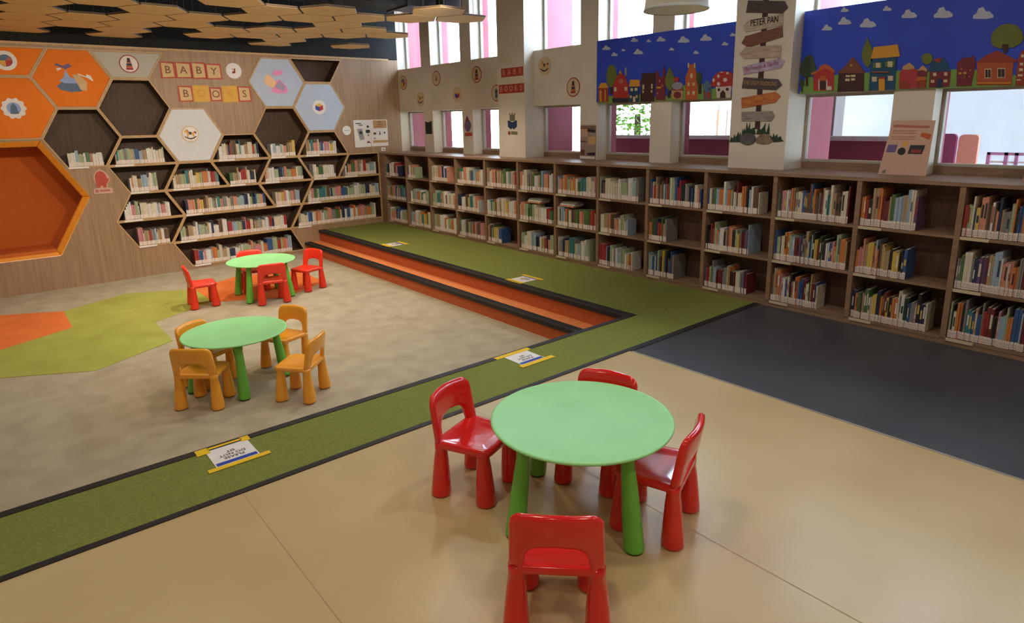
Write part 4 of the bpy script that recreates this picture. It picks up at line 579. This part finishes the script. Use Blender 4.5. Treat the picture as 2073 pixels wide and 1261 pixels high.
decal('pier_poster', 'tall poster of stone-coloured photo blocks on the pier by the blue mural', 'poster', PB, ('whitewash', [(6.105, 1.305), (5.82, 1.305), (5.82, 1.75), (6.105, 1.75)]),
      [('picture_block', [('pinkpaper', [(6.10, 1.60), (5.97, 1.60), (5.97, 1.70), (6.10, 1.70)]), ('beige', [(5.96, 1.50), (5.83, 1.50), (5.83, 1.60), (5.96, 1.60)]), ('slate', [(5.97, 1.66), (5.83, 1.65), (5.83, 1.69), (5.97, 1.70)]), ('umber', [(6.09, 1.36), (6.02, 1.36), (6.02, 1.43), (6.09, 1.43)]), ('slate', [(5.97, 1.36), (5.83, 1.36), (5.83, 1.40), (5.97, 1.385)]), ('umber', [(6.10, 1.53), (5.99, 1.53), (5.99, 1.545), (6.10, 1.545)])]), ('text_line', lines_y(5.83, 6.09, [1.725, 1.705], .008, 'brown') + [('paper', [(6.10, 1.31), (5.83, 1.31), (5.83, 1.345), (6.10, 1.345)])])], z0=.001)
# pink poster leaning on the ledge in front of a pier
t = thing('pink_poster', 'pink information poster leaning on the ledge against the pier between windows', 'poster', (6.17, 2.13, 1.301))
lean = lambda u, v, d: (.085*v/.46 - d, u, v)
g = G(); g.prism([(-.19, 0), (.188, 0), (.145 , .46), (-.185, .46)], lean, -.004, 0); g.build('sheet', PAL['pinkpaper'], t)
for nm, c, p in (('photo', 'violet', [(.155, .19), (.08, .19), (.07, .255), (.145, .255)]), ('photo', 'slate', [(-.02, .18), (-.13, .18), (-.145, .255), (-.03, .255)]), ('photo', 'ink', circ(.03, .20, .032, 14)), ('photo', 'orange', [(-.09, .33), (-.165, .30), (-.175, .345), (-.10, .36)]),
        ('photo', 'brick', [(-.04, .19), (-.12, .19), (-.125, .215), (-.045, .22)]), ('photo', 'amber', circ(.012, .265, .022, 12)), ('heading_line', 'rose', [(.13, .405), (-.15, .395), (-.15, .415), (.13, .425)]), ('photo', 'moss', [(.16, .01), (.13, .01), (.125, .04), (.15, .03)])):
    g = G(); g.prism(p, lean, 0, .0015 + (.001 if c in ('brick',) else 0)); g.build(nm, PAL[c], t)
g = G()
for v in (.37, .35, .32, .30): g.prism([(.13, v), (-.06, v), (-.06, v+.006), (.13, v+.006)], lean, 0, .001)
g.build('text_lines', PAL['rose'], t)
t = thing('tan_poster', 'tan sheet leaning on the ledge at the cut-off end of the window wall', 'poster', (6.17, 1.09, 1.301))
g = G(); g.prism([(-.19, 0), (.19, 0), (.16, .42), (-.185, .42)], lean, -.004, 0); g.build('sheet', PAL['tan'], t)
g = G(); g.prism([(-.15, .05), (.14, .05), (.13, .3), (-.15, .3)], lean, 0, .0012); g.build('printed_area', PAL['pinkpaper'], t)
# ------------------------------------------------------------------ long low bookcase and ledge
DIV = [1.551 + .755*j for j in range(-3, 13)]
BACK = 6.10
lc = thing('low_bookcase', 'long three-shelf brown wood bookcase under the windows', 'bookcase')
for d in DIV: g = G(); g.box(XS, d - .02, .055, BACK, d + .02, 1.27); g.build('divider', case_wood, lc)
g = G(); g.box(XS, DIV[-1] + .02, .0, BACK, YH - .02, 1.27); g.build('end_filler', case_wood, lc)
g = G(); g.box(BACK, DIV[0] - .02, .0, BACK + .015, YH - .02, 1.27); g.build('back_panel', case_back, lc)
g = G(); g.box(XS + .006, DIV[0] - .02, 0, XS + .03, YH - .02, .055); g.build('plinth', case_wood, lc)
for j in range(len(DIV) - 1):
    a, b = DIV[j] + .02, DIV[j+1] - .02
    for zt in (.885, .468, .06):
        g = G(); g.box(XS + .002, a, zt - .022, BACK, b, zt); g.build('shelf_board', case_wood, lc)
        g = G(); g.box(XS - .004, b - .19, zt - .024, XS + .002, b - .005, zt - .001); g.build('label_holder', PAL['cream'], lc)
ld = thing('window_ledge', 'long brown wood ledge on top of the low bookcase', 'ledge')
g = G(); g.box(XS - .008, DIV[0] - .02, 1.27, 6.099, YH - .03, 1.30)
for a, b in WINS + PIERS:
    b = min(b, YH - .03); g.box(6.099, a, 1.27, XB - .001 if (a, b) in PIERS else XG - .046, b, 1.30)
g.build('board', case_wood, ld)
# ------------------------------------------------------------------ books
BC = [('red', (176, 44, 40)), ('dark red', (118, 34, 38)), ('orange', (216, 118, 52)), ('yellow', (222, 184, 74)), ('cream', (222, 210, 184)), ('white', (228, 224, 218)), ('teal', (52, 128, 134)), ('blue', (48, 86, 150)),
      ('navy', (36, 46, 82)), ('pale blue', (150, 178, 200)), ('green', (76, 116, 62)), ('dark green', (40, 72, 50)), ('pale green', (164, 180, 140)), ('brown', (106, 76, 56)), ('tan', (178, 146, 108)), ('black', (36, 34, 38)),
      ('grey', (132, 128, 126)), ('pink', (212, 132, 140)), ('purple', (104, 72, 116)), ('salmon', (220, 140, 112))]
BM = [mat('cover_' + n.replace(' ', '_'), tuple(.80*x + .20*(.5*118 + .5*sum(c)/3) for x in c), .45, var=.12, scale=30) for n, c in BC]
pages = mat('book_pages', (226, 214, 190), .9, var=.05, scale=60)
lab_m = mat('spine_label', (232, 218, 210), .6, var=.03, scale=40)
mark_m = mat('label_print', (150, 120, 118), .7)
WARM = [4, 4, 4, 4, 5, 5, 5, 5, 14, 14, 0, 2, 3, 9, 9, 12, 12, 12, 16, 17, 19, 19, 13, 7, 6, 10, 8]
def palette(r, style):
    if style == 'near': return r.choice([0, 1, 1, 2, 2, 3, 4, 4, 5, 5, 6, 7, 7, 8, 9, 9, 10, 11, 12, 12, 13, 14, 14, 15, 15, 16, 16, 17, 18, 19])
    return r.choice(WARM)
# bay (1 = beside the room corner): (first, last) fraction of the shelf filled for the top, middle and bottom shelf; None = empty
FILL = {1: [(0, .62), (0, .97), (.04, .97)], 2: [(0, .38), (.06, .82), (.04, .97)], 3: [(.04, .68), (.04, .95), (.04, .97)], 4: [(0, .95), (0, .78), (.03, .97)], 5: [(0, .97), (0, .97), (0, .47)],
        6: [(.02, .97), (0, .97), (.03, .97)], 7: [(0, .97), (0, .97), (.03, .82)], 8: [(0, .86), (.02, .62), (0, .76)], 9: [(0, .94), (0, .36), (0, .52)], 10: [(0, .80), (0, .68), (0, .70)],
        11: [(0, .93), (0, .95), (0, .64)], 12: [(0, .62), (0, .58), (0, .84)], 13: [(0, .72), (0, .8), (0, .97)], 14: [(0, .6), (0, .8), (0, .5)]}
SH = {0: ('top', .886), 1: ('middle', .469), 2: ('bottom', .061)}
items = []                                          # every book: (bay, shelf, number, y0, y1, z, height, depth, front x, colour)
for bay in range(1, 15):
    a, b = DIV[15 - bay] + .02, DIV[16 - bay] - .02       # y range of the bay, b is the end towards the corner
    for s in range(3):
        f0, f1 = FILL[bay][s]; r = random.Random(100*bay + s)
        y = b - .006 - f0*(b - a); yend = b - f1*(b - a) + (.004 if f1 > .9 else 0)
        n = 0; hbase = r.uniform(.215, .25) if bay >= 11 else r.uniform(.185, .225)
        run = 0
        while True:
            if run <= 0: run = r.randint(1, 4) if bay < 9 else r.randint(1, 2); col = palette(r, 'near' if bay > 8 else 'far'); th = r.choice([r.uniform(.008, .016), r.uniform(.010, .024)]) if bay > 7 else r.uniform(.009, .024); hh = hbase + r.choice([-.02, 0, 0, .015, .03, .05, .08 if bay > 8 else .03])
            run -= 1
            t_ = th * r.uniform(.9, 1.1)
            if y - t_ < max(yend, a + .004): break
            n += 1
            h = min(.345, hh + r.uniform(-.006, .006)); dp = min(.24, max(.15, h*r.uniform(.72, .85)))
            items.append((bay, s, n, y - t_, y, SH[s][1] + .0005, h, dp, XS + .018 + r.choice([0, 0, 0, .006, .012]), col))
            y -= t_ + .0012
order = sorted(items, key=lambda it: it[3])          # the near bays first
single, rest = [], []
per = {}
for it in order: (single if len(single) < 300 and 13 >= it[0] >= 8 else rest).append(it)
protos = {}
for bay, s, n, y0, y1, z, h, dp, fx, col in single:
    t = y1 - y0
    g = G(); e = min(.0022, t*.18)
    g.box(0, -t/2, 0, e, t/2, h, 0); g.box(e, -t/2, 0, dp, -t/2 + e, h, 0); g.box(e, t/2 - e, 0, dp, t/2, h, 0)
    k = random.Random(n*31 + bay*7 + s)
    if k.random() < .4:                             # printed title panel on the spine
        q0 = h*k.uniform(.40, .5); q1 = h*k.uniform(.65, .92); g.box(-.0004, -t*.3, q0, 0, t*.3, q1, 1)
    alt = BM[k.choice([4, 5, 3, 15, 8, 0])] if col not in (4, 5) else BM[k.choice([0, 7, 15, 11, 2])]
    o = g.build('book', [BM[col], alt], loc=(fx, (y0+y1)/2, z))
    size = 'tall' if h > .262 else ('short' if h < .212 else 'mid-height')
    cn = BC[col][0]
    tag(o, '%s %s book, %s along the %s shelf of the %s bay from the corner' % (size, cn, nth(n), SH[s][0], nth(bay)), 'book', 'books in the low bookcase bays')
    g = G(); g.box(e, -t/2 + e, .002, dp - .003, t/2 - e, h - .003); g.build('page_block', pages, o)
    g = G(); lh = min(.06, h*.25); g.box(-.0012, -t*.49, .004, -.0002, t*.49, .004 + lh, 0)
    g.box(-.0016, -t*.3, .014, -.0011, t*.3, .019, 1); g.box(-.0016, -t*.3, .027, -.0011, t*.2, .031, 1); g.box(-.0016, -t*.3, .039, -.0011, t*.3, .043, 1)
    g.build('spine_label', [lab_m, mark_m], o)
# all further books, past the three hundred that show largest: one object
mass = G(); NL, NP = len(BM), len(BM) + 1
def mass_book(P, a, b, z, h, dp, col, front, labelled=True):
    """P(along, depth, z) -> world; a..b along the shelf, front..front+dp in depth"""
    def bxx(u0, d0, z0, u1, d1, z1, mi):
        p = [P(u0, d0, z0), P(u1, d0, z0), P(u1, d1, z0), P(u0, d1, z0), P(u0, d0, z1), P(u1, d0, z1), P(u1, d1, z1), P(u0, d1, z1)]
        k = len(mass.v); mass.v += p
        mass.f += [tuple(k+i for i in q) for q in ((3,2,1,0),(4,5,6,7),(0,1,5,4),(1,2,6,5),(2,3,7,6),(3,0,4,7))]; mass.m += [mi]*6
    e = .0022
    bxx(a, front, z, b, front + e, z + h, col); bxx(a, front + e, z, a + e, front + dp, z + h, col); bxx(b - e, front + e, z, b, front + dp, z + h, col)
    bxx(a + e, front + e, z + .002, b - e, front + dp - .003, z + h - .003, NP)
    if labelled:
        lh = min(.06, h*.30); bxx(a + .0006, front - .001, z + .003, b - .0006, front, z + lh, NL)
for bay, s, n, y0, y1, z, h, dp, fx, col in rest:
    mass_book(lambda u, d, zz: (d, u, zz), y0, y1, z, h, dp, col, fx)
for bay, s, k0 in ((6, 1, .2), (7, 1, .05)):         # books laid flat on top of the row
    b = DIV[16 - bay] - .02; top = max(it[5] + it[6] for it in items if it[0] == bay and it[1] == s)
    for k in range(3):
        y1 = b - .755*k0 - .02*k; mass_book(lambda u, d, zz: (d, u, zz), y1 - .26, y1, top + .001 + .021*k, .02, .17, [19, 5, 16][k], XS + .03, False)
# honeycomb rows
HEXH = dict(d0=.17, c0a=.21, c2a=.23, br=.20, c4a=.20, rb=.21)
for key, (zr, xa, xb) in ROWS.items():
    q = inset(OPEN[key], .018); zb_ = min(v for u, v in q)
    us = sorted(u for u, v in q if abs(v - zb_) < .01); xa = max(xa, us[0] + .012); xb = min(xb, us[-1] - .012)
    r = random.Random(key); x = xa; run = 0; sl = {0: 0}
    nv = len(q)
    def ceil_at(u):                                   # highest free z above u inside the cubby
        z_ = 9
        for i in range(nv):
            (u0, v0), (u1, v1) = q[i], q[(i+1) % nv]
            if min(u0, u1) - 1e-6 <= u <= max(u0, u1) + 1e-6 and abs(u1 - u0) > 1e-6:
                v = v0 + (v1 - v0)*(u - u0)/(u1 - u0)
                if v > zb_ + .03: z_ = min(z_, v)
        return z_ - zb_
    while True:
        if run <= 0: run = r.randint(1, 4); col = palette(r, 'far'); th = r.uniform(.008, .024); hh = HEXH.get(key, .21) + r.choice([-.03, -.015, 0, 0, .01, .02, .05])
        run -= 1; t_ = th*r.uniform(.9, 1.1)
        if x + t_ > xb: break
        lim = min(ceil_at(x), ceil_at(x + t_)) - .012
        h = min(hh + r.uniform(-.006, .006), lim)
        if h > .11: mass_book(lambda u, d, zz: (u, d, zz), x, x + t_, zb_ + .0006, h, .17, col, YH + .006 + r.choice([0, 0, .006, .012]))
        x += t_ + .001
tag(mass.build('books', BM + [lab_m, pages]), 'rows of small pale-labelled books in the honeycomb wall and the corner half of the bookcase', 'books', kind='stuff')
# ------------------------------------------------------------------ tables
def make_table():
    t = thing('round_table', '-', 'table')
    prof = [(.0, .458), (.385, .458), (.41, .464), (.422, .469), (.425, .474), (.424, .479), (.418, .4815), (.410, .481), (.405, .479), (.0, .479)]
    g = G(); n = 72
    pr = [p for p in prof if p[0] > 0]
    g.lathe([(.02, .458)] + pr + [(.02, .479)], n); g.build('table_top', tab_top, t, smooth=True)
    for k in range(4):
        a = PI/2*k; c, s = math.cos(a), math.sin(a); r0, r1 = .375, .315
        sx = (r1 - r0)/.455
        g = G(); g.lathe([(.040, .004), (.046, .010), (.046, .02), (.044, .1), (.038, .24), (.032, .36), (.029, .40), (.034, .415), (.034, .46)], 20, r0*c, r0*s, 0, (sx*c, sx*s), 0)
        lg = g.build('leg', tab_leg, t, smooth=True)
        g = G(); g.lathe([(.040, 0), (.043, .006)], 20, r0*c, r0*s); g.build('rubber_foot', dark_foot, lg)
    return t
T0 = make_table()
TABLES = [((1.985, 1.915, 0), -8, 'mint-topped round table with green legs standing on the cream vinyl floor'), ((1.48, 5.54, PIT), -13, 'green round table ringed by amber chairs on the beige carpet'), ((2.67, 8.37, PIT), 43, 'bright green round table ringed by red chairs on the orange carpet hexagon')]
for i, (loc, rz, lab) in enumerate(TABLES):
    o = T0 if i == 0 else copy_tree(T0)
    o.location = (loc[0], loc[1], loc[2] + (.004 if i else 0)); o.rotation_euler.z = math.radians(rz); tag(o, lab, 'table', 'round children\'s tables')
# ------------------------------------------------------------------ chairs (local +y = the way the sitter faces)
def make_chair(pl):
    t = thing('child_chair', '-', 'chair')
    # seat: rounded trapezoid slab with a raised rim, slightly dished
    def outline(wb, wf, yb, yf, r, n=6):
        pts = []
        for cx, cy, a0 in ((wf - r, yf - r, 0), (-wf + r, yf - r, PI/2), (-wb + r, yb + r, PI), (wb - r, yb + r, 1.5*PI)):
            for i in range(n + 1):
                a = a0 + PI/2*i/n; pts.append((cx + r*math.cos(a), cy + r*math.sin(a)))
        return pts
    g = G(); rings = []
    for off, z in ((.012, .255), (.0, .262), (.0, .286), (.006, .293), (.016, .294), (.04, .290), (.08, .286)):
        base = len(g.v); o_ = outline(.172 - off, .156 - off, -.152 + off, .156 - off, max(.012, .045 - off*.6))
        g.v += [(x, y, z) for x, y in o_]; rings.append((base, len(o_)))
    for (b0, n), (b1, _) in zip(rings, rings[1:]):
        for i in range(n): j = (i+1) % n; g.f.append((b0+i, b0+j, b1+j, b1+i)); g.m.append(0)
    g.f.append(tuple(rings[-1][0] + i for i in range(rings[-1][1]))); g.m.append(0)
    g.f.append(tuple(rings[0][0] + i for i in reversed(range(rings[0][1])))); g.m.append(0)
    g.build('seat', pl, t, smooth=True)
    # backrest: broad arched panel on two posts, one hoop with an arched opening
    zo0, zt = .268, .525
    N = 28; out_, inn = [], []
    def super_arch(w0, w1, z0, z1, r, n):
        """half-outline from the foot of one post over the top to the other, corners of radius r"""
        P_ = [(w0, z0)]
        straight = [(w1 + (w0-w1)*(1-k/4), z0 + (z1-r-z0)*k/4) for k in range(1, 5)]
        P_ += straight
        for k in range(1, 9): a = PI/2*k/8; P_.append((w1 - r + r*math.cos(a), z1 - r + r*math.sin(a)))
        for k in range(1, 3): P_.append(((w1 - r)*(1 - k/2), z1 + .006*(k/2)))
        return P_ + [(-x, z) for x, z in reversed(P_[:-1])]
    o_ = super_arch(.174, .166, zo0, zt - .006, .05, 0); i_ = super_arch(.124, .112, zo0, .384, .062, 0)
    th = .017
    def place(x, z, d):
        lean = -.150 - .15*(z - .27) + .026*(x/.16)**2
        return (x, lean + d, z)
    g = G(); n = len(o_)
    prof = [(0, .0), (0, 1.0)]
    # cross-section: rounded slab between inner and outer outline
    sec = [(.0, .0), (.04, .75), (.16, 1.0), (.84, 1.0), (.96, .75), (1.0, .0), (.96, -.75), (.84, -1.0), (.16, -1.0), (.04, -.75)]
    m = len(sec)
    for i in range(n):
        for s, d in sec:
            x = i_[i][0] + (o_[i][0] - i_[i][0])*s; z = i_[i][1] + (o_[i][1] - i_[i][1])*s
            g.v.append(place(x, z, d*th))
    for i in range(n - 1):
        for k in range(m):
            l = (k+1) % m; g.f.append((i*m+k, i*m+l, (i+1)*m+l, (i+1)*m+k)); g.m.append(0)
    g.f.append(tuple(range(m))); g.f.append(tuple((n-1)*m + k for k in reversed(range(m)))); g.m += [0, 0]
    g.build('backrest', pl, t, smooth=True)
    for sx in (-1, 1):
        for (fx, fy, tx, ty, top) in ((.151, -.128, .144, -.120, .285), (.126, .122, .122, .112, .262)):
            x0, y0, x1, y1 = sx*fx, fy, sx*tx, ty
            g = G(); g.lathe([(.047, .002), (.0505, .008), (.050, .02), (.0445, .10), (.0355, .20), (.030, .248), (.0325, .252), (.032, top)], 20, x0, y0, 0, ((x1-x0)/.26, (y1-y0)/.26), 0)
            g.build('leg', pl, t, smooth=True)
    return t
def chairs(pl, group, rows):
    base = make_chair(pl)
    for i, (bx_, by_, fx, fy, z, lab) in enumerate(rows):
        o = base if i == 0 else copy_tree(base)
        l = math.hypot(fx, fy); fx, fy = fx/l, fy/l
        o.location = (bx_ + fx*.123, by_ + fy*.123, z + .002); o.rotation_euler.z = math.atan2(-fx, fy)
        tag(o, lab, 'chair', group)
# rows: middle of the two back feet, facing direction, floor height
PF = PIT + .004
chairs(red_pl, 'red chairs on the cream floor', [
    (1.69, 2.52, .36, -.93, 0, 'glossy red plastic chair at the mint table beside the green floor strip'),
    (2.365, 2.11, -.94, -.34, 0, 'glossy red plastic chair mostly hidden behind the mint table, its back top showing'),
    (2.225, 1.515, -.37, .93, 0, 'glossy red plastic chair seen side-on at the mint table, towards the dark vinyl floor'),
    (1.365, 1.435, .71, .71, 0, 'glossy red plastic chair seen from behind in front of the mint table')])
chairs(yel_pl, 'amber chairs on the beige carpet', [
    (1.07, 5.24, .67, .74, PF, 'amber plastic chair seen from behind at the middle green table'),
    (1.88, 4.855, -.69, .73, PF, 'amber plastic chair turned side-on at the middle table, beside the green strip'),
    (2.06, 5.78, -.9, -.43, PF, 'amber plastic chair across the middle table, shiny back towards the orange steps'),
    (1.24, 5.88, .5, -.87, PF, 'amber plastic chair mostly hidden behind the middle table, over the lime carpet edge')])
chairs(red_far, 'red chairs on the pit carpet', [
    (1.82, 8.47, .99, -.12, PF, 'red plastic chair in profile, pulled away from the far table onto lime carpet'),
    (2.63, 7.89, .21, .98, PF, 'red plastic chair seen from behind, tucked under the far green table'),
    (2.695, 8.90, -.1, -1, PF, 'red plastic chair behind the far table, before the honeycomb shelves'),
    (3.35, 8.36, -.92, -.4, PF, 'red plastic chair at the far table, beside the orange steps')])
# ------------------------------------------------------------------ floor notices
def notice(name, lab, c, w_, h_, top, tapes, z=.005):
    """paper at c, 'top' = world direction of the top of the printed page; tapes along its top and foot"""
    tp = Vector(top); rt_ = tp.cross(Vector((0, 0, 1)))
    t = thing('floor_notice', lab, 'notice')
    P = lambda u, v, d: tuple(Vector((c[0], c[1], z)) + rt_*u + tp*v + Vector((0, 0, d)))
    rc = lambda u0, v0, u1, v1: [(u0, v0), (u1, v0), (u1, v1), (u0, v1)]
    g = G(); g.prism(rc(-w_/2, -h_/2, w_/2, h_/2), P, 0, .002); pp = g.build('paper', PAL['paper'], t)
    g = G(); g.prism(rc(-w_*.47, h_/2 - .055, w_*.47, h_/2 - .02), P, .0015, .0026); g.build('blue_stripe', PAL['blue'], t)
    for i, (b, v) in enumerate((('PLEASE', .035), ('DO NOT', -.002), ('SIT', -.039))):
        text(b, .036, PAL['black'], pp, frame(P(0, v, .0022), rt_, tp), bold=.0004)
    for u0, v0, u1, v1 in tapes:
        g = G(); g.prism(rc(u0, v0, u1, v1), P, .002, .0036); g.build('yellow_tape', PAL['yellow'], t)
notice('n', 'white PLEASE DO NOT SIT notice on the green strip, its corners heavily taped in yellow', (.868, 3.605), .235, .25, (0, -1, 0), [(-.17, .112, .165, .150), (-.135, -.16, -.085, -.10), (.095, -.16, .165, -.085), (-.09, -.150, .10, -.128)])
notice('n', 'white PLEASE DO NOT SIT notice on the green strip near the steps and mint table', (3.09, 3.605), .235, .24, (0, -1, 0), [(-.19, .105, .15, .155), (-.16, -.155, .19, -.105)])
notice('n', 'white taped notice on the green landing opposite the middle of the bookcase', (4.76, 5.53), .24, .27, (1, 0, 0), [(-.18, .10, .18, .15), (-.14, -.19, .14, -.12)])
notice('n', 'white taped notice on the green landing close to the honeycomb corner', (4.78, 8.61), .24, .25, (1, 0, 0), [(-.15, .11, .15, .17), (-.14, -.19, .14, -.11)])
# ------------------------------------------------------------------ ceiling panels
ZP = 3.07; fz = (ZP - H_)/1.264; ps = .364*fz
pdx, pdy, px0, py0 = 1.5*ps, math.sqrt(3)*ps, .17*fz, .46*fz
PRES = [(1,25),(2,24),(1,27),(3,25),(1,29),(2,28),(3,27),(4,26),(1,31),(2,30),(3,29),(4,28),(1,33),(3,31),(3,33),(4,22),(5,29),(5,31),(5,23),(6,22),(5,25),(6,24),(7,23),(8,22),(8,20),(9,21),(7,25),(6,28),(7,27),(8,26),(6,30),(7,29),(8,28),(9,27),(7,31),(7,33),(0,30),(0,32),(-1,31),(-1,29),(-1,27),(0,24)]
byrow = {}
for i, j in PRES: byrow.setdefault(j, []).append(i)
rowsj = sorted(byrow, reverse=True)
first = None
for j in rowsj:
    for k, i in enumerate(sorted(byrow[j], reverse=True)):
        if first is None:
            g = G(); g.prism([(ps*.962*math.cos(PI/3*a), ps*.962*math.sin(PI/3*a)) for a in range(6)], PZ(0), 0, .024)
            root = thing('ceiling_panel', '-', 'ceiling panel'); first = root
            g.build('board', ceil_p, root, bevel=.003)
            g = G(); o6 = [(ps*.964*math.cos(PI/3*a), ps*.964*math.sin(PI/3*a)) for a in range(6)]; i6 = [(x*.99, y*.99) for x, y in o6]
            g.ring(o6, i6, PZ(0), .002, .022); g.build('edge_band', ceil_e, root)
            g = G()
            for a in (0, 2, 4): g.box(.2*math.cos(a*PI/3) - .002, .2*math.sin(a*PI/3) - .002, .034, .2*math.cos(a*PI/3) + .002, .2*math.sin(a*PI/3) + .002, 3.40 - ZP)
            g.build('hanger_wire', duct_m, root)
            o = root
        else: o = copy_tree(first)
        o.location = (px0 + pdx*i, py0 + pdy*j/2, ZP)
        tag(o, 'tan hexagonal ceiling panel, %s from the windows in the %s row out from the honeycomb wall' % (nth(k+1), nth(rowsj.index(j)+1)), 'ceiling panel', 'hexagonal panels hung from the ceiling')
o = copy_tree(first); o.location = (4.95, 9.95, 3.03); tag(o, 'tan hexagonal ceiling panel hanging lower and apart, next to the dark wall by the corner', 'ceiling panel', 'hexagonal panels hung from the ceiling')
# ducts and track lights in the dark ceiling void
du = thing('air_duct', 'dark rectangular air duct above the hexagon panels, running toward the windows', 'duct')
g = G(); g.box(-2.0, 8.2, 3.42, 5.9, 8.75, 3.72); g.build('duct_body', duct_m, du, bevel=.01)
for x in (-1, 1, 3, 5): g = G(); g.box(x - .02, 8.18, 3.40, x + .02, 8.77, 3.74); g.build('flange', mat('flange_metal', (84, 88, 92), .5, metal=.5), du)
for k, (x, y) in enumerate(((4.3, 7.35), (5.4, 8.0), (3.3, 6.6))):
    sp_ = thing('track_spotlight', 'black ceiling spotlight above the hexagon panels, %s from the windows' % ('second', 'first', 'third')[k], 'spotlight', (x, y, 3.45), group='spotlights in the ceiling void')
    g = G(); g.lathe([(.05, -.16), (.06, -.14), (.06, .06), (.03, .10)], 16); g.build('lamp_head', black_w, sp_, smooth=False)
    g = G(); g.box(-.012, -.012, .09, .012, .012, ZT - 3.45); g.build('stem', duct_m, sp_)
# pendant lamp before the tall windows
d3 = 5.0; pdir = Vector((.80461, .59381, .15177))
pp_ = pdir*d3; pp_.z += H_
pd = thing('pendant_lamp', 'white fabric drum pendant lamp hanging before the tall windows', 'lamp', (pp_.x, pp_.y, pp_.z - .02))
shade_m = mat('shade_fabric', (238, 240, 240), .8, var=.03, scale=40, stretch=(1, 1, .1))
g = G()
n = 40; rr = [(.225, 0), (.205, .22), (.20, .22), (.219, .0)]
for r_, z in rr:
    for i in range(n): a = 2*PI*i/n; g.v.append((r_*math.cos(a), r_*math.sin(a), z))
for k in range(4):
    for i in range(n): j = (i+1) % n; l = (k+1) % 4; g.f.append((k*n+i, k*n+j, l*n+j, l*n+i)); g.m.append(0)
g.build('lamp_shade', shade_m, pd, smooth=True)
g = G(); g.lathe([(.226, -.004), (.229, .0), (.226, .006)], 40); 
g = G(); g.ring(circ(0, 0, .229, 40), circ(0, 0, .221, 40), PZ(0), -.004, .006); g.build('shade_rim', mat('rim_grey', (150, 156, 154), .5), pd)
g = G(); g.lathe([(.198, .18), (.199, .185)], 40); g.build('diffuser', shade_m, pd)
g = G(); g.box(-.006, -.006, .18, .006, .006, ZT - pp_.z + .02); g.build('cord', black_w, pd)

build_texts()
SKY, DOWN, WASH, PITL, EXPO = 19.0, 23, 170, 85, 0.1
# ------------------------------------------------------------------ light: overcast-bright sky through the windows, warm ceiling downlights
wd = bpy.data.worlds.new('sky'); bpy.context.scene.world = wd; wd.use_nodes = True
bg = wd.node_tree.nodes['Background']; bg.inputs['Color'].default_value = (.66, .84, 1.0, 1); bg.inputs['Strength'].default_value = SKY
def lamp(name, kind, loc, energy, col, size=.3, target=None, spot=None, blend=.6):
    l = bpy.data.lights.new(name, kind); l.energy = energy; l.color = col
    if kind == 'AREA': l.shape = 'DISK'; l.size = size
    else: l.shadow_soft_size = size
    if spot: l.spot_size = math.radians(spot); l.spot_blend = blend
    o = bpy.data.objects.new(name, l); C.objects.link(o); o.location = loc
    d = Vector(target if target else (loc[0], loc[1], 0)) - Vector(loc)
    o.rotation_euler = d.to_track_quat('-Z', 'Y').to_euler()
    return o
WARM_ = (1.0, .86, .66); NEUT = (1.0, .93, .84)
for x, y, k in ((-1.5, -.8, .9), (1.2, -.6, 1.0), (3.6, -.9, 1.0), (-1.5, 2.0, .55), (.9, 2.2, .9), (3.6, 2.4, 1.0), (-1.5, 4.8, .45), (1.0, 4.9, .7), (3.4, 5.2, 1.0)):
    lamp('downlight', 'AREA', (x, y, ZT - .06), DOWN*k, NEUT if x > 3 else WARM_, .35)
for x, y, tx, k in ((-.6, 5.6, -.3, .5), (1.0, 5.6, 1.2, .95), (2.6, 5.7, 2.8, 1.1), (4.2, 5.9, 4.6, 1.0)):
    lamp('wallwash_spot', 'SPOT', (x, y, 3.0), WASH*k, WARM_, .12, (tx, YH, .9), 75, .8)
for x, y, k in ((.9, 7.0, .9), (2.7, 8.3, 1.7), (1.2, 8.9, 1.0), (4.9, 7.5, 1.3), (3.0, 6.4, 1.0)):
    lamp('pit_downlight', 'SPOT', (x, y, 3.0), PITL*k, WARM_, .10, None, 110, .9)
sc = bpy.context.scene
sc.view_settings.view_transform = 'Standard'; sc.view_settings.look = 'None'; sc.view_settings.exposure = EXPO; sc.view_settings.gamma = 1; sc.view_settings.use_curve_mapping = False
